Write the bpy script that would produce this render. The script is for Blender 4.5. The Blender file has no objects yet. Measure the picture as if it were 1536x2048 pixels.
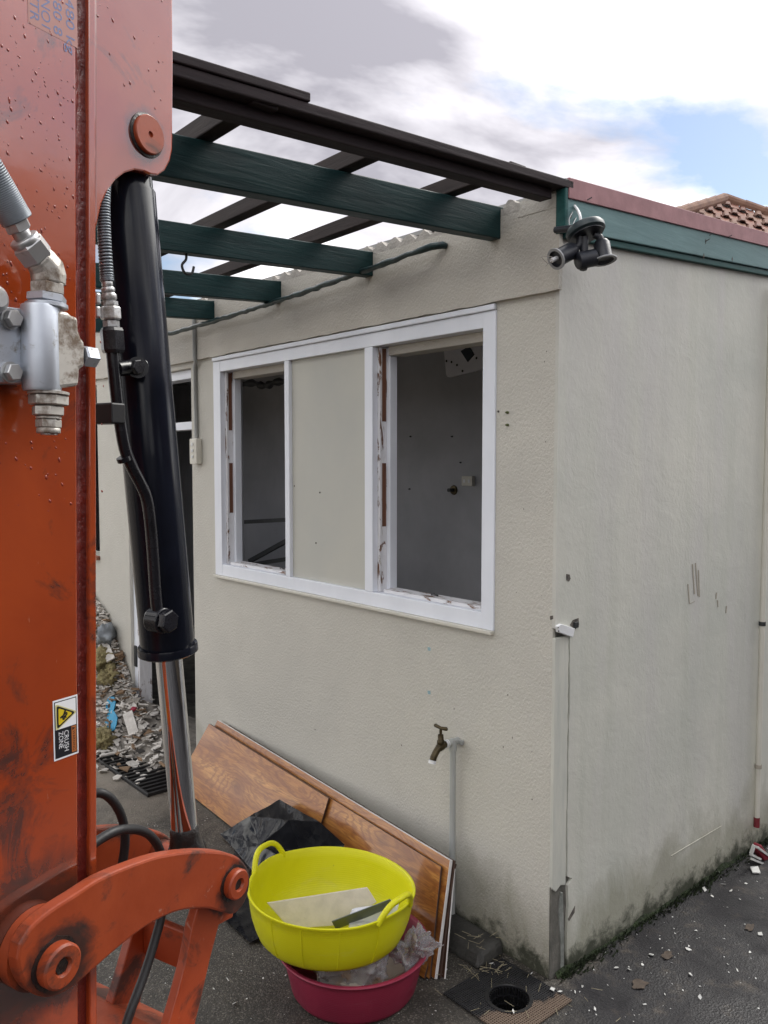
import bpy, bmesh, math, random
from mathutils import Vector, Matrix, noise
random.seed(7)
R_ = math.radians
S = bpy.context.scene
COL = S.collection

# ------------------------------------------------------------------ camera
F, H, PT = 1650.0, 1.57, math.atan(99 / 1650.0)
cam = bpy.data.cameras.new('camera')
cam.sensor_fit = 'VERTICAL'; cam.sensor_height = 36.0; cam.lens = 36.0 * F / 2048
cam.clip_start = 0.05; cam.clip_end = 3000
camo = bpy.data.objects.new('camera', cam); COL.objects.link(camo)
camo.location = (0, 0, H); camo.rotation_euler = (math.pi / 2 - PT, 0, 0)
S.camera = camo

# ------------------------------------------------------------------ world and sun
SUN_EL, SUN_AZ = R_(47), R_(52)
world = bpy.data.worlds.new('World'); S.world = world; world.use_nodes = True
nt = world.node_tree; nt.nodes.clear()
def wn(t, **k):
    n = nt.nodes.new(t)
    for a, b in k.items(): setattr(n, a, b)
    return n
def wmath(op, a, b=None, c=None):
    n = wn('ShaderNodeMath', operation=op)
    for i, v in enumerate((a, b, c)):
        if v is None: continue
        if hasattr(v, 'links'): nt.links.new(v, n.inputs[i])
        else: n.inputs[i].default_value = v
    return n.outputs[0]
def wramp(src, stops):
    n = wn('ShaderNodeValToRGB'); e = n.color_ramp.elements
    while len(e) < len(stops): e.new(0.5)
    for q, (p, c) in zip(e, stops):
        q.position = p; q.color = (c, c, c, 1) if isinstance(c, (int, float)) else (*c, 1)
    nt.links.new(src, n.inputs[0]); return n.outputs[0]
wout = wn('ShaderNodeOutputWorld'); bg = wn('ShaderNodeBackground'); bg.inputs[1].default_value = 0.1
nt.links.new(bg.outputs[0], wout.inputs[0])
sky = wn('ShaderNodeTexSky', sky_type='NISHITA', sun_disc=False)
sky.sun_elevation = SUN_EL; sky.sun_rotation = SUN_AZ
tc = wn('ShaderNodeTexCoord'); sep = wn('ShaderNodeSeparateXYZ'); nt.links.new(tc.outputs['Generated'], sep.inputs[0])
zz = wmath('ADD', wmath('MAXIMUM', sep.outputs[2], 0.0), 0.16)
comb = wn('ShaderNodeCombineXYZ')
nt.links.new(wmath('DIVIDE', sep.outputs[0], zz), comb.inputs[0]); nt.links.new(wmath('DIVIDE', sep.outputs[1], zz), comb.inputs[1])
mapn = wn('ShaderNodeMapping'); nt.links.new(comb.outputs[0], mapn.inputs[0])
mapn.inputs['Location'].default_value = (3.1, 1.45, 0)
def wnoise(scale, detail, rough, dist, off):
    n = wn('ShaderNodeTexNoise', noise_dimensions='3D'); ad = wn('ShaderNodeVectorMath', operation='ADD'); ad.inputs[1].default_value = (*off, 0); nt.links.new(mapn.outputs[0], ad.inputs[0]); nt.links.new(ad.outputs[0], n.inputs['Vector'])
    for k, v in dict(Scale=scale, Detail=detail, Roughness=rough, Distortion=dist).items(): n.inputs[k].default_value = v
    return n.outputs['Fac']
cover = wramp(wnoise(1.05, 8, .56, .3, (15.37, 24.79)), [(.36, 0.0), (.47, 1.0)])
shade = wramp(wnoise(.8, 7, .55, .5, (16.32, 18.55)), [(.385, (3.3, 3.2, 3.6)), (.50, (8, 7.8, 8.2)), (.62, (26, 25.6, 24.6))])
vm = wn('ShaderNodeVectorMath', operation='DOT_PRODUCT'); nt.links.new(tc.outputs['Generated'], vm.inputs[0])
vm.inputs[1].default_value = (math.sin(SUN_AZ) * math.cos(SUN_EL), math.cos(SUN_AZ) * math.cos(SUN_EL), math.sin(SUN_EL))
glow = wmath('MULTIPLY_ADD', wmath('POWER', wmath('MAXIMUM', vm.outputs['Value'], 0.0), 5.0), 0.75, 1.0)
sm = wn('ShaderNodeVectorMath', operation='SCALE'); nt.links.new(shade, sm.inputs[0]); nt.links.new(glow, sm.inputs['Scale'])
sk = wn('ShaderNodeVectorMath', operation='SCALE'); nt.links.new(sky.outputs[0], sk.inputs[0]); sk.inputs['Scale'].default_value = 1.0
mx = wn('ShaderNodeMix', data_type='RGBA'); nt.links.new(cover, mx.inputs[0])
nt.links.new(sk.outputs[0], mx.inputs[6]); nt.links.new(sm.outputs[0], mx.inputs[7])
nt.links.new(mx.outputs[2], bg.inputs[0])

sun = bpy.data.lights.new('sun', 'SUN'); sun.energy = 1.0; sun.angle = R_(14); sun.color = (1, .96, .9)
suno = bpy.data.objects.new('sun', sun); COL.objects.link(suno)
suno.rotation_euler = (R_(90) - SUN_EL, 0, -SUN_AZ + math.pi)
sd = Vector((math.sin(SUN_AZ) * math.cos(SUN_EL), math.cos(SUN_AZ) * math.cos(SUN_EL), math.sin(SUN_EL)))
suno.rotation_euler = sd.to_track_quat('Z', 'Y').to_euler(); suno.location = sd * 30

S.view_settings.view_transform = 'Standard'; S.view_settings.look = 'None'
S.view_settings.exposure = 0.56; S.view_settings.gamma = 1; S.view_settings.use_curve_mapping = False
try: S.cycles.max_bounces = 7; S.cycles.diffuse_bounces = 4; S.cycles.caustics_reflective = False; S.cycles.caustics_refractive = False
except Exception: pass

# ------------------------------------------------------------------ measuring helpers (photo pixel -> point on a real plane)
def ray(x, y):
    u = (x - 768) / F; v = (1024 - y) / F; c, s = math.cos(PT), math.sin(PT)
    return Vector((u, c + v * s, -s + v * c))
O = Vector((0, 0, H))
def hit(x, y, n, d0):
    r = ray(x, y); n = Vector(n); return O + r * ((d0 - n.dot(O)) / n.dot(r))
class Frame:
    def __init__(s, org, ang):
        s.o = Vector(org); s.a = ang
        s.x = Vector((math.cos(ang), math.sin(ang), 0)); s.y = Vector((-math.sin(ang), math.cos(ang), 0))
    def loc(s, p): d = p - s.o; return Vector((d.dot(s.x), d.dot(s.y), p.z))
    def world(s, p): return s.o + s.x * p[0] + s.y * p[1] + Vector((0, 0, p[2]))
    def X(s, px, py, X=0): return s.loc(hit(px, py, s.x, s.o.dot(s.x) + X))
    def Y(s, px, py, Y=0): return s.loc(hit(px, py, s.y, s.o.dot(s.y) + Y))
    def G(s, px, py, z=0): return s.loc(hit(px, py, (0, 0, 1), z))
C0 = hit(1100, 1960, (0, 0, 1), 0)
BF = Frame((C0.x, C0.y, 0), math.atan2(.653, .757))       # building frame: x along the right face, y along the window face
e0 = ray(190, 925); EF = Frame((e0.x * 1.25 / e0.y, 1.25, 0), math.atan2(.86, .51))   # digger arm frame
WF = Frame((0, 0, 0), 0)

# ------------------------------------------------------------------ mesh helpers
def basis(axis):
    a = Vector(axis).normalized(); t = Vector((0, 0, 1)) if abs(a.z) < .9 else Vector((1, 0, 0))
    u = a.cross(t).normalized(); return u, a.cross(u).normalized(), a
class MB:
    def __init__(s): s.v = []; s.f = []
    def add(s, vs, fs):
        b = len(s.v); s.v += [tuple(v) for v in vs]; s.f += [tuple(b + i for i in f) for f in fs]; return s
    def hexa(s, c):   # 8 corners: bottom ring of 4, top ring of 4
        return s.add(c, [(3, 2, 1, 0), (4, 5, 6, 7), (0, 1, 5, 4), (1, 2, 6, 5), (2, 3, 7, 6), (3, 0, 4, 7)])
    def box(s, x0, x1, y0, y1, z0, z1):
        return s.hexa([(x0, y0, z0), (x1, y0, z0), (x1, y1, z0), (x0, y1, z0), (x0, y0, z1), (x1, y0, z1), (x1, y1, z1), (x0, y1, z1)])
    def bar(s, p, q, w, h, up=(0, 0, 1)):   # rectangular bar p->q
        p, q = Vector(p), Vector(q); a = (q - p).normalized(); u = a.cross(Vector(up)).normalized() * w / 2; n = u.cross(a).normalized() * h / 2
        return s.hexa([p - u - n, p + u - n, q + u - n, q - u - n, p - u + n, p + u + n, q + u + n, q - u + n])
    def prism(s, pts, d):   # planar polygon extruded by vector d
        n = len(pts); d = Vector(d); P = [Vector(p) for p in pts]; Q = [p + d for p in P]
        return s.add(P + Q, [tuple(range(n))[::-1], tuple(range(n, 2 * n))] + [(i, (i + 1) % n, n + (i + 1) % n, n + i) for i in range(n)])
    def tube(s, path, r, n=10, cap=True, flat=1.0):
        P = [Vector(p) for p in path]; rs = r if isinstance(r, (list, tuple)) else [r] * len(P)
        vs, fs = [], []; u = None
        for i, p in enumerate(P):
            a = ((P[min(i + 1, len(P) - 1)] - p).normalized() + (p - P[max(i - 1, 0)]).normalized())
            if a.length < 1e-6: a = P[min(i + 1, len(P) - 1)] - P[max(i - 1, 0)]
            a.normalize()
            if u is None: u = basis(a)[0]
            u = (u - a * u.dot(a)).normalized(); w = a.cross(u)
            for k in range(n):
                t = 2 * math.pi * k / n; vs.append(p + (u * math.cos(t) + w * math.sin(t) * flat) * rs[i])
        for i in range(len(P) - 1):
            for k in range(n): fs.append((i * n + k, i * n + (k + 1) % n, (i + 1) * n + (k + 1) % n, (i + 1) * n + k))
        if cap: fs += [tuple(range(n))[::-1], tuple(range((len(P) - 1) * n, len(P) * n))]
        return s.add(vs, fs)
    def lathe(s, prof, org, axis=(0, 0, 1), n=32, close=False, ph=0):   # prof: (radius, height) list
        u, w, a = basis(axis); org = Vector(org); vs, fs = [], []; m = len(prof)
        for (r, h) in prof:
            for k in range(n):
                t = 2 * math.pi * k / n + ph; vs.append(org + a * h + (u * math.cos(t) + w * math.sin(t)) * max(r, 1e-5))
        for i in range(m if close else m - 1):
            j = (i + 1) % m
            for k in range(n): fs.append((i * n + k, i * n + (k + 1) % n, j * n + (k + 1) % n, j * n + k))
        if not close: fs += [tuple(range(n))[::-1], tuple(range((m - 1) * n, m * n))]
        return s.add(vs, fs)
    def hexnut(s, org, axis, r, h, ph=0, ch=.12):
        return s.lathe([(r * (1 - ch), 0), (r, h * ch), (r, h * (1 - ch)), (r * (1 - ch), h)], org, axis, 6, ph=ph)
    def build(s, name, mat, parent=None, bevel=0, smooth=0, subdiv=0, recalc=True):
        me = bpy.data.meshes.new(name); me.from_pydata(s.v, [], s.f)
        if recalc:
            bm = bmesh.new(); bm.from_mesh(me); bmesh.ops.recalc_face_normals(bm, faces=bm.faces); bm.to_mesh(me); bm.free()
        me.materials.append(mat)
        if smooth:
            me.polygons.foreach_set('use_smooth', [True] * len(me.polygons))
            try: me.set_sharp_from_angle(angle=R_(smooth))
            except Exception: pass
        o = bpy.data.objects.new(name, me); COL.objects.link(o)
        if parent: o.parent = parent
        if bevel:
            b = o.modifiers.new('bevel', 'BEVEL'); b.width = bevel; b.segments = 2; b.limit_method = 'ANGLE'; b.angle_limit = R_(35)
        if subdiv:
            b = o.modifiers.new('sub', 'SUBSURF'); b.levels = subdiv; b.render_levels = subdiv
        return o
def tag(o, label=None, cat=None, group=None, kind=None):
    if label: o['label'] = label
    if cat: o['category'] = cat
    if group: o['group'] = group
    if kind: o['kind'] = kind
    return o
def empty(name, loc, rz, label, cat, group=None):
    o = bpy.data.objects.new(name, None); COL.objects.link(o); o.location = loc; o.rotation_euler = (0, 0, rz); o.empty_display_size = .1
    return tag(o, label, cat, group)
def bthing(name, label, cat, group=None): return empty(name, (C0.x, C0.y, 0), BF.a, label, cat, group)
def inB(o): o.location = (C0.x, C0.y, 0); o.rotation_euler = (0, 0, BF.a); return o
def spline(pts, n=8):   # Catmull-Rom
    P = [Vector(p) for p in pts]; out = []
    for i in range(len(P) - 1):
        a, b, c, d = P[max(i - 1, 0)], P[i], P[i + 1], P[min(i + 2, len(P) - 1)]
        for k in range(n):
            t = k / n; out.append(.5 * ((2 * b) + (c - a) * t + (2 * a - 5 * b + 4 * c - d) * t * t + (3 * b - a - 3 * c + d) * t ** 3))
    out.append(P[-1]); return out

# ------------------------------------------------------------------ material helpers
class Mat:
    def __init__(s, name, rough=.6, metal=0., spec=None, ior=None, coat=0., trans=0., coord='Object'):
        s.m = bpy.data.materials.new(name); s.m.use_nodes = True; s.t = s.m.node_tree; s.b = s.t.nodes['Principled BSDF']
        s.b.inputs['Roughness'].default_value = rough; s.b.inputs['Metallic'].default_value = metal
        if ior: s.b.inputs['IOR'].default_value = ior
        if spec is not None: s.b.inputs['Specular IOR Level'].default_value = spec
        if coat: s.b.inputs['Coat Weight'].default_value = coat; s.b.inputs['Coat Roughness'].default_value = .08
        if trans: s.b.inputs['Transmission Weight'].default_value = trans
        s.tc = s.t.nodes.new('ShaderNodeTexCoord').outputs[coord]
    def L(s, a, b): s.t.links.new(a, b)
    def map(s, scale=(1, 1, 1), rot=(0, 0, 0), loc=(0, 0, 0), src=None):
        n = s.t.nodes.new('ShaderNodeMapping'); s.L(src or s.tc, n.inputs[0])
        n.inputs['Scale'].default_value = scale; n.inputs['Rotation'].default_value = rot; n.inputs['Location'].default_value = loc
        return n.outputs[0]
    def noise(s, scale, detail=4, rough=.55, dist=0, vec=None, out='Fac'):
        n = s.t.nodes.new('ShaderNodeTexNoise'); s.L(vec or s.tc, n.inputs['Vector'])
        for k, v in dict(Scale=scale, Detail=detail, Roughness=rough, Distortion=dist).items(): n.inputs[k].default_value = v
        return n.outputs[out]
    def voro(s, scale, vec=None, out='Distance', feature='F1', rnd=1):
        n = s.t.nodes.new('ShaderNodeTexVoronoi'); n.feature = feature; s.L(vec or s.tc, n.inputs['Vector'])
        n.inputs['Scale'].default_value = scale; n.inputs['Randomness'].default_value = rnd; return n.outputs[out]
    def ramp(s, src, stops):
        n = s.t.nodes.new('ShaderNodeValToRGB'); e = n.color_ramp.elements
        while len(e) < len(stops): e.new(.5)
        for q, (p, c) in zip(e, stops): q.position = p; q.color = (c, c, c, 1) if isinstance(c, (int, float)) else (*c, 1)
        s.L(src, n.inputs[0]); return n.outputs[0]
    def mix(s, fac, a, b, mode='MIX'):
        n = s.t.nodes.new('ShaderNodeMix'); n.data_type = 'RGBA'; n.blend_type = mode
        for i, v in ((0, fac), (6, a), (7, b)):
            if hasattr(v, 'links'): s.L(v, n.inputs[i])
            elif isinstance(v, (int, float)): n.inputs[i].default_value = v if i == 0 else (v, v, v, 1)
            else: n.inputs[i].default_value = (*v, 1)
        return n.outputs[2]
    def math(s, op, a, b=None, c=None):
        n = s.t.nodes.new('ShaderNodeMath'); n.operation = op
        for i, v in enumerate((a, b, c)):
            if v is None: continue
            if hasattr(v, 'links'): s.L(v, n.inputs[i])
            else: n.inputs[i].default_value = v
        return n.outputs[0]
    def sep(s, vec=None):
        n = s.t.nodes.new('ShaderNodeSeparateXYZ'); s.L(vec or s.tc, n.inputs[0]); return n.outputs
    def color(s, c):
        if hasattr(c, 'links'): s.L(c, s.b.inputs['Base Color'])
        else: s.b.inputs['Base Color'].default_value = (*c, 1)
        return s
    def rough(s, c): s.L(c, s.b.inputs['Roughness']); return s
    def bump(s, h, strength=.3, dist=.01):
        n = s.t.nodes.new('ShaderNodeBump'); n.inputs['Strength'].default_value = strength; n.inputs['Distance'].default_value = dist
        s.L(h, n.inputs['Height'])
        if getattr(s, 'lastb', None): s.L(s.lastb, n.inputs['Normal'])
        s.lastb = n.outputs[0]; s.L(n.outputs[0], s.b.inputs['Normal']); return s
def simple(name, c1, c2=None, scale=12, rough=.6, metal=0, bump=0, bscale=200, bdist=.002, spec=None, coat=0, rv=.0, stretch=(1, 1, 1)):
    m = Mat(name, rough, metal, spec, coat=coat); v = m.map(stretch)
    c2 = c2 or tuple(x * .75 for x in c1)
    m.color(m.ramp(m.noise(scale, 5, .6, .2, v), [(.33, c2), (.66, c1)]))
    if rv: m.rough(m.ramp(m.noise(scale * 2.3, 4, .6, 0, v), [(.3, max(0, rough - rv)), (.7, min(1, rough + rv))]))
    if bump: m.bump(m.noise(bscale, 4, .6, 0, v), bump, bdist)
    return m.m
M = {}

def wall_paint(name, base, second, dirt_base=False, streaks=False):
    m = Mat(name, .62); s = m.sep()
    c = m.ramp(m.noise(1.7, 5, .6, .4), [(.3, second), (.7, base)])
    blot = m.noise(6, 6, .65, .6)
    c = m.mix(m.ramp(blot, [(.52, 0), (.75, .28)]), c, tuple(x * .78 for x in base))
    if streaks:
        v = m.map((7, 7, .35)); st = m.ramp(m.noise(1.6, 5, .6, .15, v), [(.5, 0), (.75, .3)])
        c = m.mix(st, c, (second[0] * .82, second[1] * .84, second[2] * .78))
        v2 = m.map((3, 3, .5), loc=(4, 0, 2)); c = m.mix(m.ramp(m.noise(1.2, 4, .6, .3, v2), [(.47, 0), (.66, .55)]), c, (.52, .50, .49))
        # scuffs
        v3 = m.map((60, 60, 9)); c = m.mix(m.ramp(m.noise(.9, 3, .6, .9, v3), [(.76, 0), (.82, .14)]), c, (.34, .31, .26))
    if dirt_base:
        # mould and splash dirt with a ragged upper outline, following the ground line
        n1 = m.noise(5, 6, .7, .4, m.map((1, 1, .55))); h = m.math('ADD', m.math('MULTIPLY', n1, 1.05), m.math('MULTIPLY', s[2], -1.75))
        h = m.math('MULTIPLY_ADD', s[0], .10 if dirt_base == 'R' else 0, h)
        c = m.mix(m.ramp(h, [(.12, 0), (.42, .55)]), c, (.20, .19, .12))
        n2 = m.noise(16, 7, .75, .3); h2 = m.math('ADD', n2, m.math('MULTIPLY', s[2], -3.2))
        c = m.mix(m.ramp(h2, [(.24, 0), (.46, .9)]), c, (.022, .027, .014))
    m.color(c)
    big = m.noise(130 if not streaks else 75, 3, .55, .35, m.map((1, 1, .8))); fine = m.noise(420, 2, .5)
    m.bump(big, .8 if not streaks else .22, .004).bump(fine, .18, .001)
    if streaks: m.bump(m.noise(9, 5, .6, .5), .25, .012)
    else: m.bump(m.noise(5, 4, .6, .4), .25, .012)
    m.rough(m.ramp(m.noise(8, 4), [(.3, .5), (.7, .72)]))
    return m.m
M['wallL'] = wall_paint('stippled_cream_paint', (.555, .535, .475), (.495, .48, .43), dirt_base='L')
M['wallR'] = wall_paint('streaked_cream_paint', (.61, .60, .535), (.49, .50, .45), dirt_base='R', streaks=True)
M['band'] = wall_paint('lintel_cream_paint', (.52, .49, .43), (.44, .42, .375))
M['cement'] = simple('bare_cement', (.17, .16, .14), (.07, .07, .06), 14, .9, bump=.6, bscale=90, bdist=.004)
M['mortar'] = simple('broken_mortar', (.48, .45, .41), (.33, .31, .28), 16, .9, bump=.8, bscale=70, bdist=.006)
M['stripblue'] = simple('corner_bead_paint', (.59, .585, .52), (.48, .49, .445), 9, .5, bump=.25, bscale=60, stretch=(4, 4, .6))
M['inner'] = simple('inner_plaster', (.46, .465, .49), (.38, .385, .405), 3, .75, bump=.15, bscale=40)
M['white'] = simple('white_frame_paint', (.79, .82, .88), (.71, .74, .80), 4, .38, bump=.12, bscale=30, stretch=(1, 1, .4))
def peeled(name='peeling_white_paint', st=(2.2, 2.2, .55)):
    m = Mat(name, .6); n = m.noise(16, 6, .7, .8, m.map(st))
    m.color(m.ramp(n, [(.36, (.13, .055, .028)), (.41, (.2, .12, .08)), (.44, (.66, .66, .68)), (.7, (.78, .78, .8))]))
    m.bump(m.ramp(n, [(.40, 0), (.44, 1)]), .6, .002); return m.m
M['peel'] = peeled()
M['peelsill'] = peeled('flaking_sill_paint', (3, .8, 3))
M['rawwood'] = simple('rebate_timber', (.17, .065, .03), (.09, .035, .02), 8, .75, bump=.4, bscale=50, stretch=(6, 6, .5))
M['panel'] = simple('cream_sheet', (.50, .49, .43), (.45, .45, .41), 2.2, .5, bump=.06, bscale=300)
def timber(name, a, b, rough=.6, bs=.5, axis=0):
    m = Mat(name, rough, spec=.22); sc = [9, 9, 9]; sc[axis] = .8; v = m.map(tuple(sc))
    n = m.noise(6, 6, .65, .5, v); m.color(m.mix(m.ramp(m.noise(3, 4), [(.35, 0), (.75, .6)]), m.ramp(n, [(.3, b), (.7, a)]), tuple(x * .6 for x in a)))
    m.bump(n, bs, .003); return m.m
M['green'] = timber('dark_green_timber', (.009, .040, .041), (.005, .022, .024), .45, .6, 0)
M['brownX'] = timber('dark_brown_timber_long', (.040, .028, .031), (.016, .012, .014), .65, .6, 0)
M['brownY'] = timber('dark_brown_timber_cross', (.045, .034, .032), (.016, .012, .012), .7, .6, 1)
M['teal'] = timber('teal_fascia_paint', (.16, .27, .275), (.115, .21, .22), .5, .4, 0)
M['tealdark'] = timber('dark_teal_paint', (.02, .10, .095), (.012, .06, .06), .5, .4, 0)
M['pink'] = simple('pink_barge_paint', (.36, .17, .18), (.27, .12, .13), 18, .55, bump=.2, bscale=80)
M['greycond'] = simple('grey_conduit_plastic', (.36, .37, .36), (.30, .31, .30), 6, .45)
M['creamplastic'] = simple('cream_plastic', (.62, .60, .53), (.55, .53, .46), 6, .4)
M['dark'] = simple('dark_metal_bar', (.03, .033, .035), (.015, .016, .017), 10, .5)
M['black'] = simple('black_plastic', (.012, .012, .014), (.008, .008, .009), 10, .42)
M['lampblack'] = simple('weathered_dark_plastic', (.022, .025, .034), (.012, .013, .018), 60, .42, bump=.2, bscale=150)
M['lampcap'] = simple('faded_green_plastic', (.028, .045, .050), (.018, .03, .034), 25, .42)
M['greyring'] = simple('grey_ring_plastic', (.32, .33, .34), (.25, .26, .27), 20, .45)
M['whiteplastic'] = simple('white_plastic', (.78, .79, .80), (.66, .67, .68), 12, .45)
M['wire'] = simple('bare_wire', (.3, .28, .25), (.2, .18, .16), 40, .35, metal=.8)
M['brass'] = simple('tarnished_brass', (.10, .078, .042), (.035, .028, .018), 30, .42, metal=.85, bump=.2, bscale=90)
M['pvc'] = simple('painted_grey_pipe', (.40, .415, .40), (.34, .35, .34), 9, .45, stretch=(3, 3, .6))
def orange():
    m = Mat('orange_machine_paint', .2, ior=2.4)
    c = m.ramp(m.noise(3.2, 5, .6, .5), [(.3, (.29, .038, .008)), (.7, (.39, .058, .010))])
    # oily dark smears and rubbed patches
    sm_ = m.noise(4.2, 6, .7, 1.2, m.map((1.2, 1, .8), loc=(.33, 0, .21)))
    c = m.mix(m.ramp(sm_, [(.545, 0), (.66, .85)]), c, (.045, .022, .020))
    sc = m.noise(60, 4, .7, .3, m.map((1, 1, .25))); c = m.mix(m.ramp(sc, [(.70, 0), (.74, .5)]), c, (.45, .22, .14))
    x_, _, z_ = m.sep()
    def rad(cx, cz): return m.math('SQRT', m.math('ADD', m.math('POWER', m.math('SUBTRACT', x_, cx), 2.0), m.math('POWER', m.math('SUBTRACT', z_, cz), 2.0)))
    nz_ = m.noise(18, 6, .7, .5)
    c = m.mix(m.ramp(m.math('MULTIPLY_ADD', nz_, -.045, rad(.112, 2.088)), [(.012, .75), (.028, 0)]), c, (.07, .035, .035))
    c = m.mix(m.ramp(m.math('MULTIPLY_ADD', nz_, -.13, rad(-.113, .88)), [(.02, .85), (.075, 0)]), c, (.035, .022, .018))
    c = m.mix(m.ramp(m.math('MULTIPLY_ADD', m.noise(9, 6, .72, .8), -.62, m.math('ADD', rad(-.20, 1.10), .31)), [(.02, .85), (.12, 0)]), c, (.040, .026, .024))
    m.color(c); m.rough(m.ramp(m.noise(7, 5, .6, .3), [(.3, .05), (.75, .15)]))
    m.bump(m.noise(55, 3, .5), .05, .002); return m.m
M['orange'] = orange()
def orange_w(name='worn_orange_paint', grime=True):
    m = Mat(name, .38, ior=1.48)
    c = m.ramp(m.noise(9, 5, .6, .5), [(.3, (.26, .042, .013)), (.7, (.35, .064, .020))])
    g = m.noise(11, 7, .7, .6); c = m.mix(m.ramp(g, [(.52, 0), (.64, .85)]), c, (.035, .022, .018))
    c = m.mix(m.ramp(m.noise(26, 6, .7, .5), [(.66, 0), (.70, .6)]), c, (.40, .24, .18))
    x_, _, z_ = m.sep()
    def rad(cx, cz): return m.math('SQRT', m.math('ADD', m.math('POWER', m.math('SUBTRACT', x_, cx), 2.0), m.math('POWER', m.math('SUBTRACT', z_, cz), 2.0)))
    nz_ = m.noise(24, 6, .7, .5)
    for cx, cz, a_, b2 in (((-.118, .862, .006, .032), (.262, .803, .003, .018)) if grime else ()):
        c = m.mix(m.ramp(m.math('MULTIPLY_ADD', nz_, -.075, rad(cx, cz)), [(a_, .9), (b2, 0)]), c, (.022, .017, .015))
    m.color(c); m.rough(m.ramp(g, [(.35, .3), (.7, .6)])); m.bump(m.noise(80, 4), .15, .002); return m.m
M['orangeW'] = orange_w(); M['orangePin'] = orange_w('pin_orange_paint', False)
M['weld'] = simple('painted_weld', (.16, .016, .010), (.09, .012, .010), 30, .3, bump=.9, bscale=60, bdist=.006, stretch=(1, 1, .8))
M['drop'] = simple('wet_paint_bead', (.26, .03, .012), (.2, .02, .01), 10, .03)
M['grease'] = simple('black_grease', (.012, .012, .013), (.02, .015, .012), 40, .35, bump=.8, bscale=120, bdist=.003)
def steel(name, a, b, dirt, rough=.4, thr=.55):
    m = Mat(name, rough, .75); n = m.noise(22, 7, .7, .4); n2 = m.noise(70, 5, .7)
    k = m.math('MULTIPLY_ADD', n2, .35, m.math('MULTIPLY', n, .75)); f = m.ramp(k, [(thr - .03, 0), (thr + .1, 1)])
    m.color(m.mix(f, m.ramp(m.noise(9), [(.3, b), (.7, a)]), dirt)); m.rough(m.ramp(f, [(0, rough), (1, .85)]))
    mm = m.ramp(f, [(0, .75), (1, .1)]); m.L(mm, m.b.inputs['Metallic']); m.bump(n2, .2, .001); return m.m
M['zinc'] = steel('zinc_plated_fitting', (.55, .56, .56), (.42, .42, .42), (.19, .15, .11), .36, .60)
M['cast'] = steel('painted_grey_casting', (.56, .60, .66), (.48, .51, .56), (.22, .19, .15), .42, .62)
M['castdirty'] = steel('dirty_grey_casting', (.52, .50, .46), (.44, .41, .37), (.17, .125, .09), .55, .55)
M['cylblack'] = simple('black_cylinder_paint', (.009, .011, .019), (.006, .007, .012), 7, .16, rv=.06, bump=.03, bscale=40, spec=.22)
M['pipeblack'] = simple('black_steel_pipe', (.012, .012, .016), (.008, .008, .010), 14, .24, rv=.1, spec=.35)
M['chrome'] = simple('chrome_rod', (.75, .75, .76), (.68, .68, .69), 5, .05, metal=1)
M['hoserubber'] = simple('black_hose_rubber', (.015, .015, .016), (.010, .010, .011), 30, .5, bump=.2, bscale=150)
M['hosespring'] = simple('grey_spring_guard', (.25, .28, .31), (.16, .18, .20), 20, .45, metal=.3)
def tubmat(name, a, b_, dust, rough):
    m = Mat(name, rough, spec=.4); c = m.ramp(m.noise(6, 5, .6, .3), [(.3, b_), (.7, a)])
    c = m.mix(m.ramp(m.noise(9, 7, .75, .6, m.map((1, 1, 2.2))), [(.58, 0), (.78, .35)]), c, dust)
    c = m.mix(m.ramp(m.noise(60, 5, .7, .5), [(.68, 0), (.74, .55)]), c, tuple(x * .35 + .03 for x in a))
    c = m.mix(m.ramp(m.noise(22, 6, .7, 1.5, m.map((1, 1, .25))), [(.66, 0), (.70, .3)]), c, dust)
    m.color(c); m.rough(m.ramp(m.noise(12, 5), [(.3, rough - .08), (.7, rough + .2)])); m.bump(m.noise(30, 4), .06, .003).bump(m.math('SINE', m.math('MULTIPLY', m.sep()[2], 1050)), .10, .0012); return m.m
M['yellowtub'] = tubmat('yellow_rubber', (.70, .685, .008), (.63, .61, .006), (.66, .62, .20), .4)
M['redbasin'] = tubmat('crimson_plastic', (.30, .024, .060), (.24, .022, .052), (.38, .16, .18), .4)
M['slab'] = simple('cream_tile_slab', (.68, .62, .52), (.58, .53, .44), 30, .7, bump=.25, bscale=140)
M['bladegrey'] = simple('grey_blade', (.13, .15, .155), (.09, .105, .11), 20, .45, metal=.3)
M['cloth'] = simple('white_cloth', (.72, .73, .75), (.6, .61, .63), 20, .85, bump=.3, bscale=200)
M['bag'] = simple('black_bin_liner', (.010, .011, .014), (.007, .007, .009), 10, .10, bump=.22, bscale=10, bdist=.012, spec=.13)
def filmmat():
    m = Mat('clear_film', .14, trans=.6); m.color(m.ramp(m.noise(22, 5, .6, .5), [(.45, (.74, .74, .79)), (.58, (.70, .68, .70)), (.66, (.62, .42, .26))])); m.b.inputs['IOR'].default_value = 1.35
    m.b.inputs['Alpha'].default_value = .58; m.bump(m.noise(60, 4), .5, .003); return m.m
M['film'] = filmmat()
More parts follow.
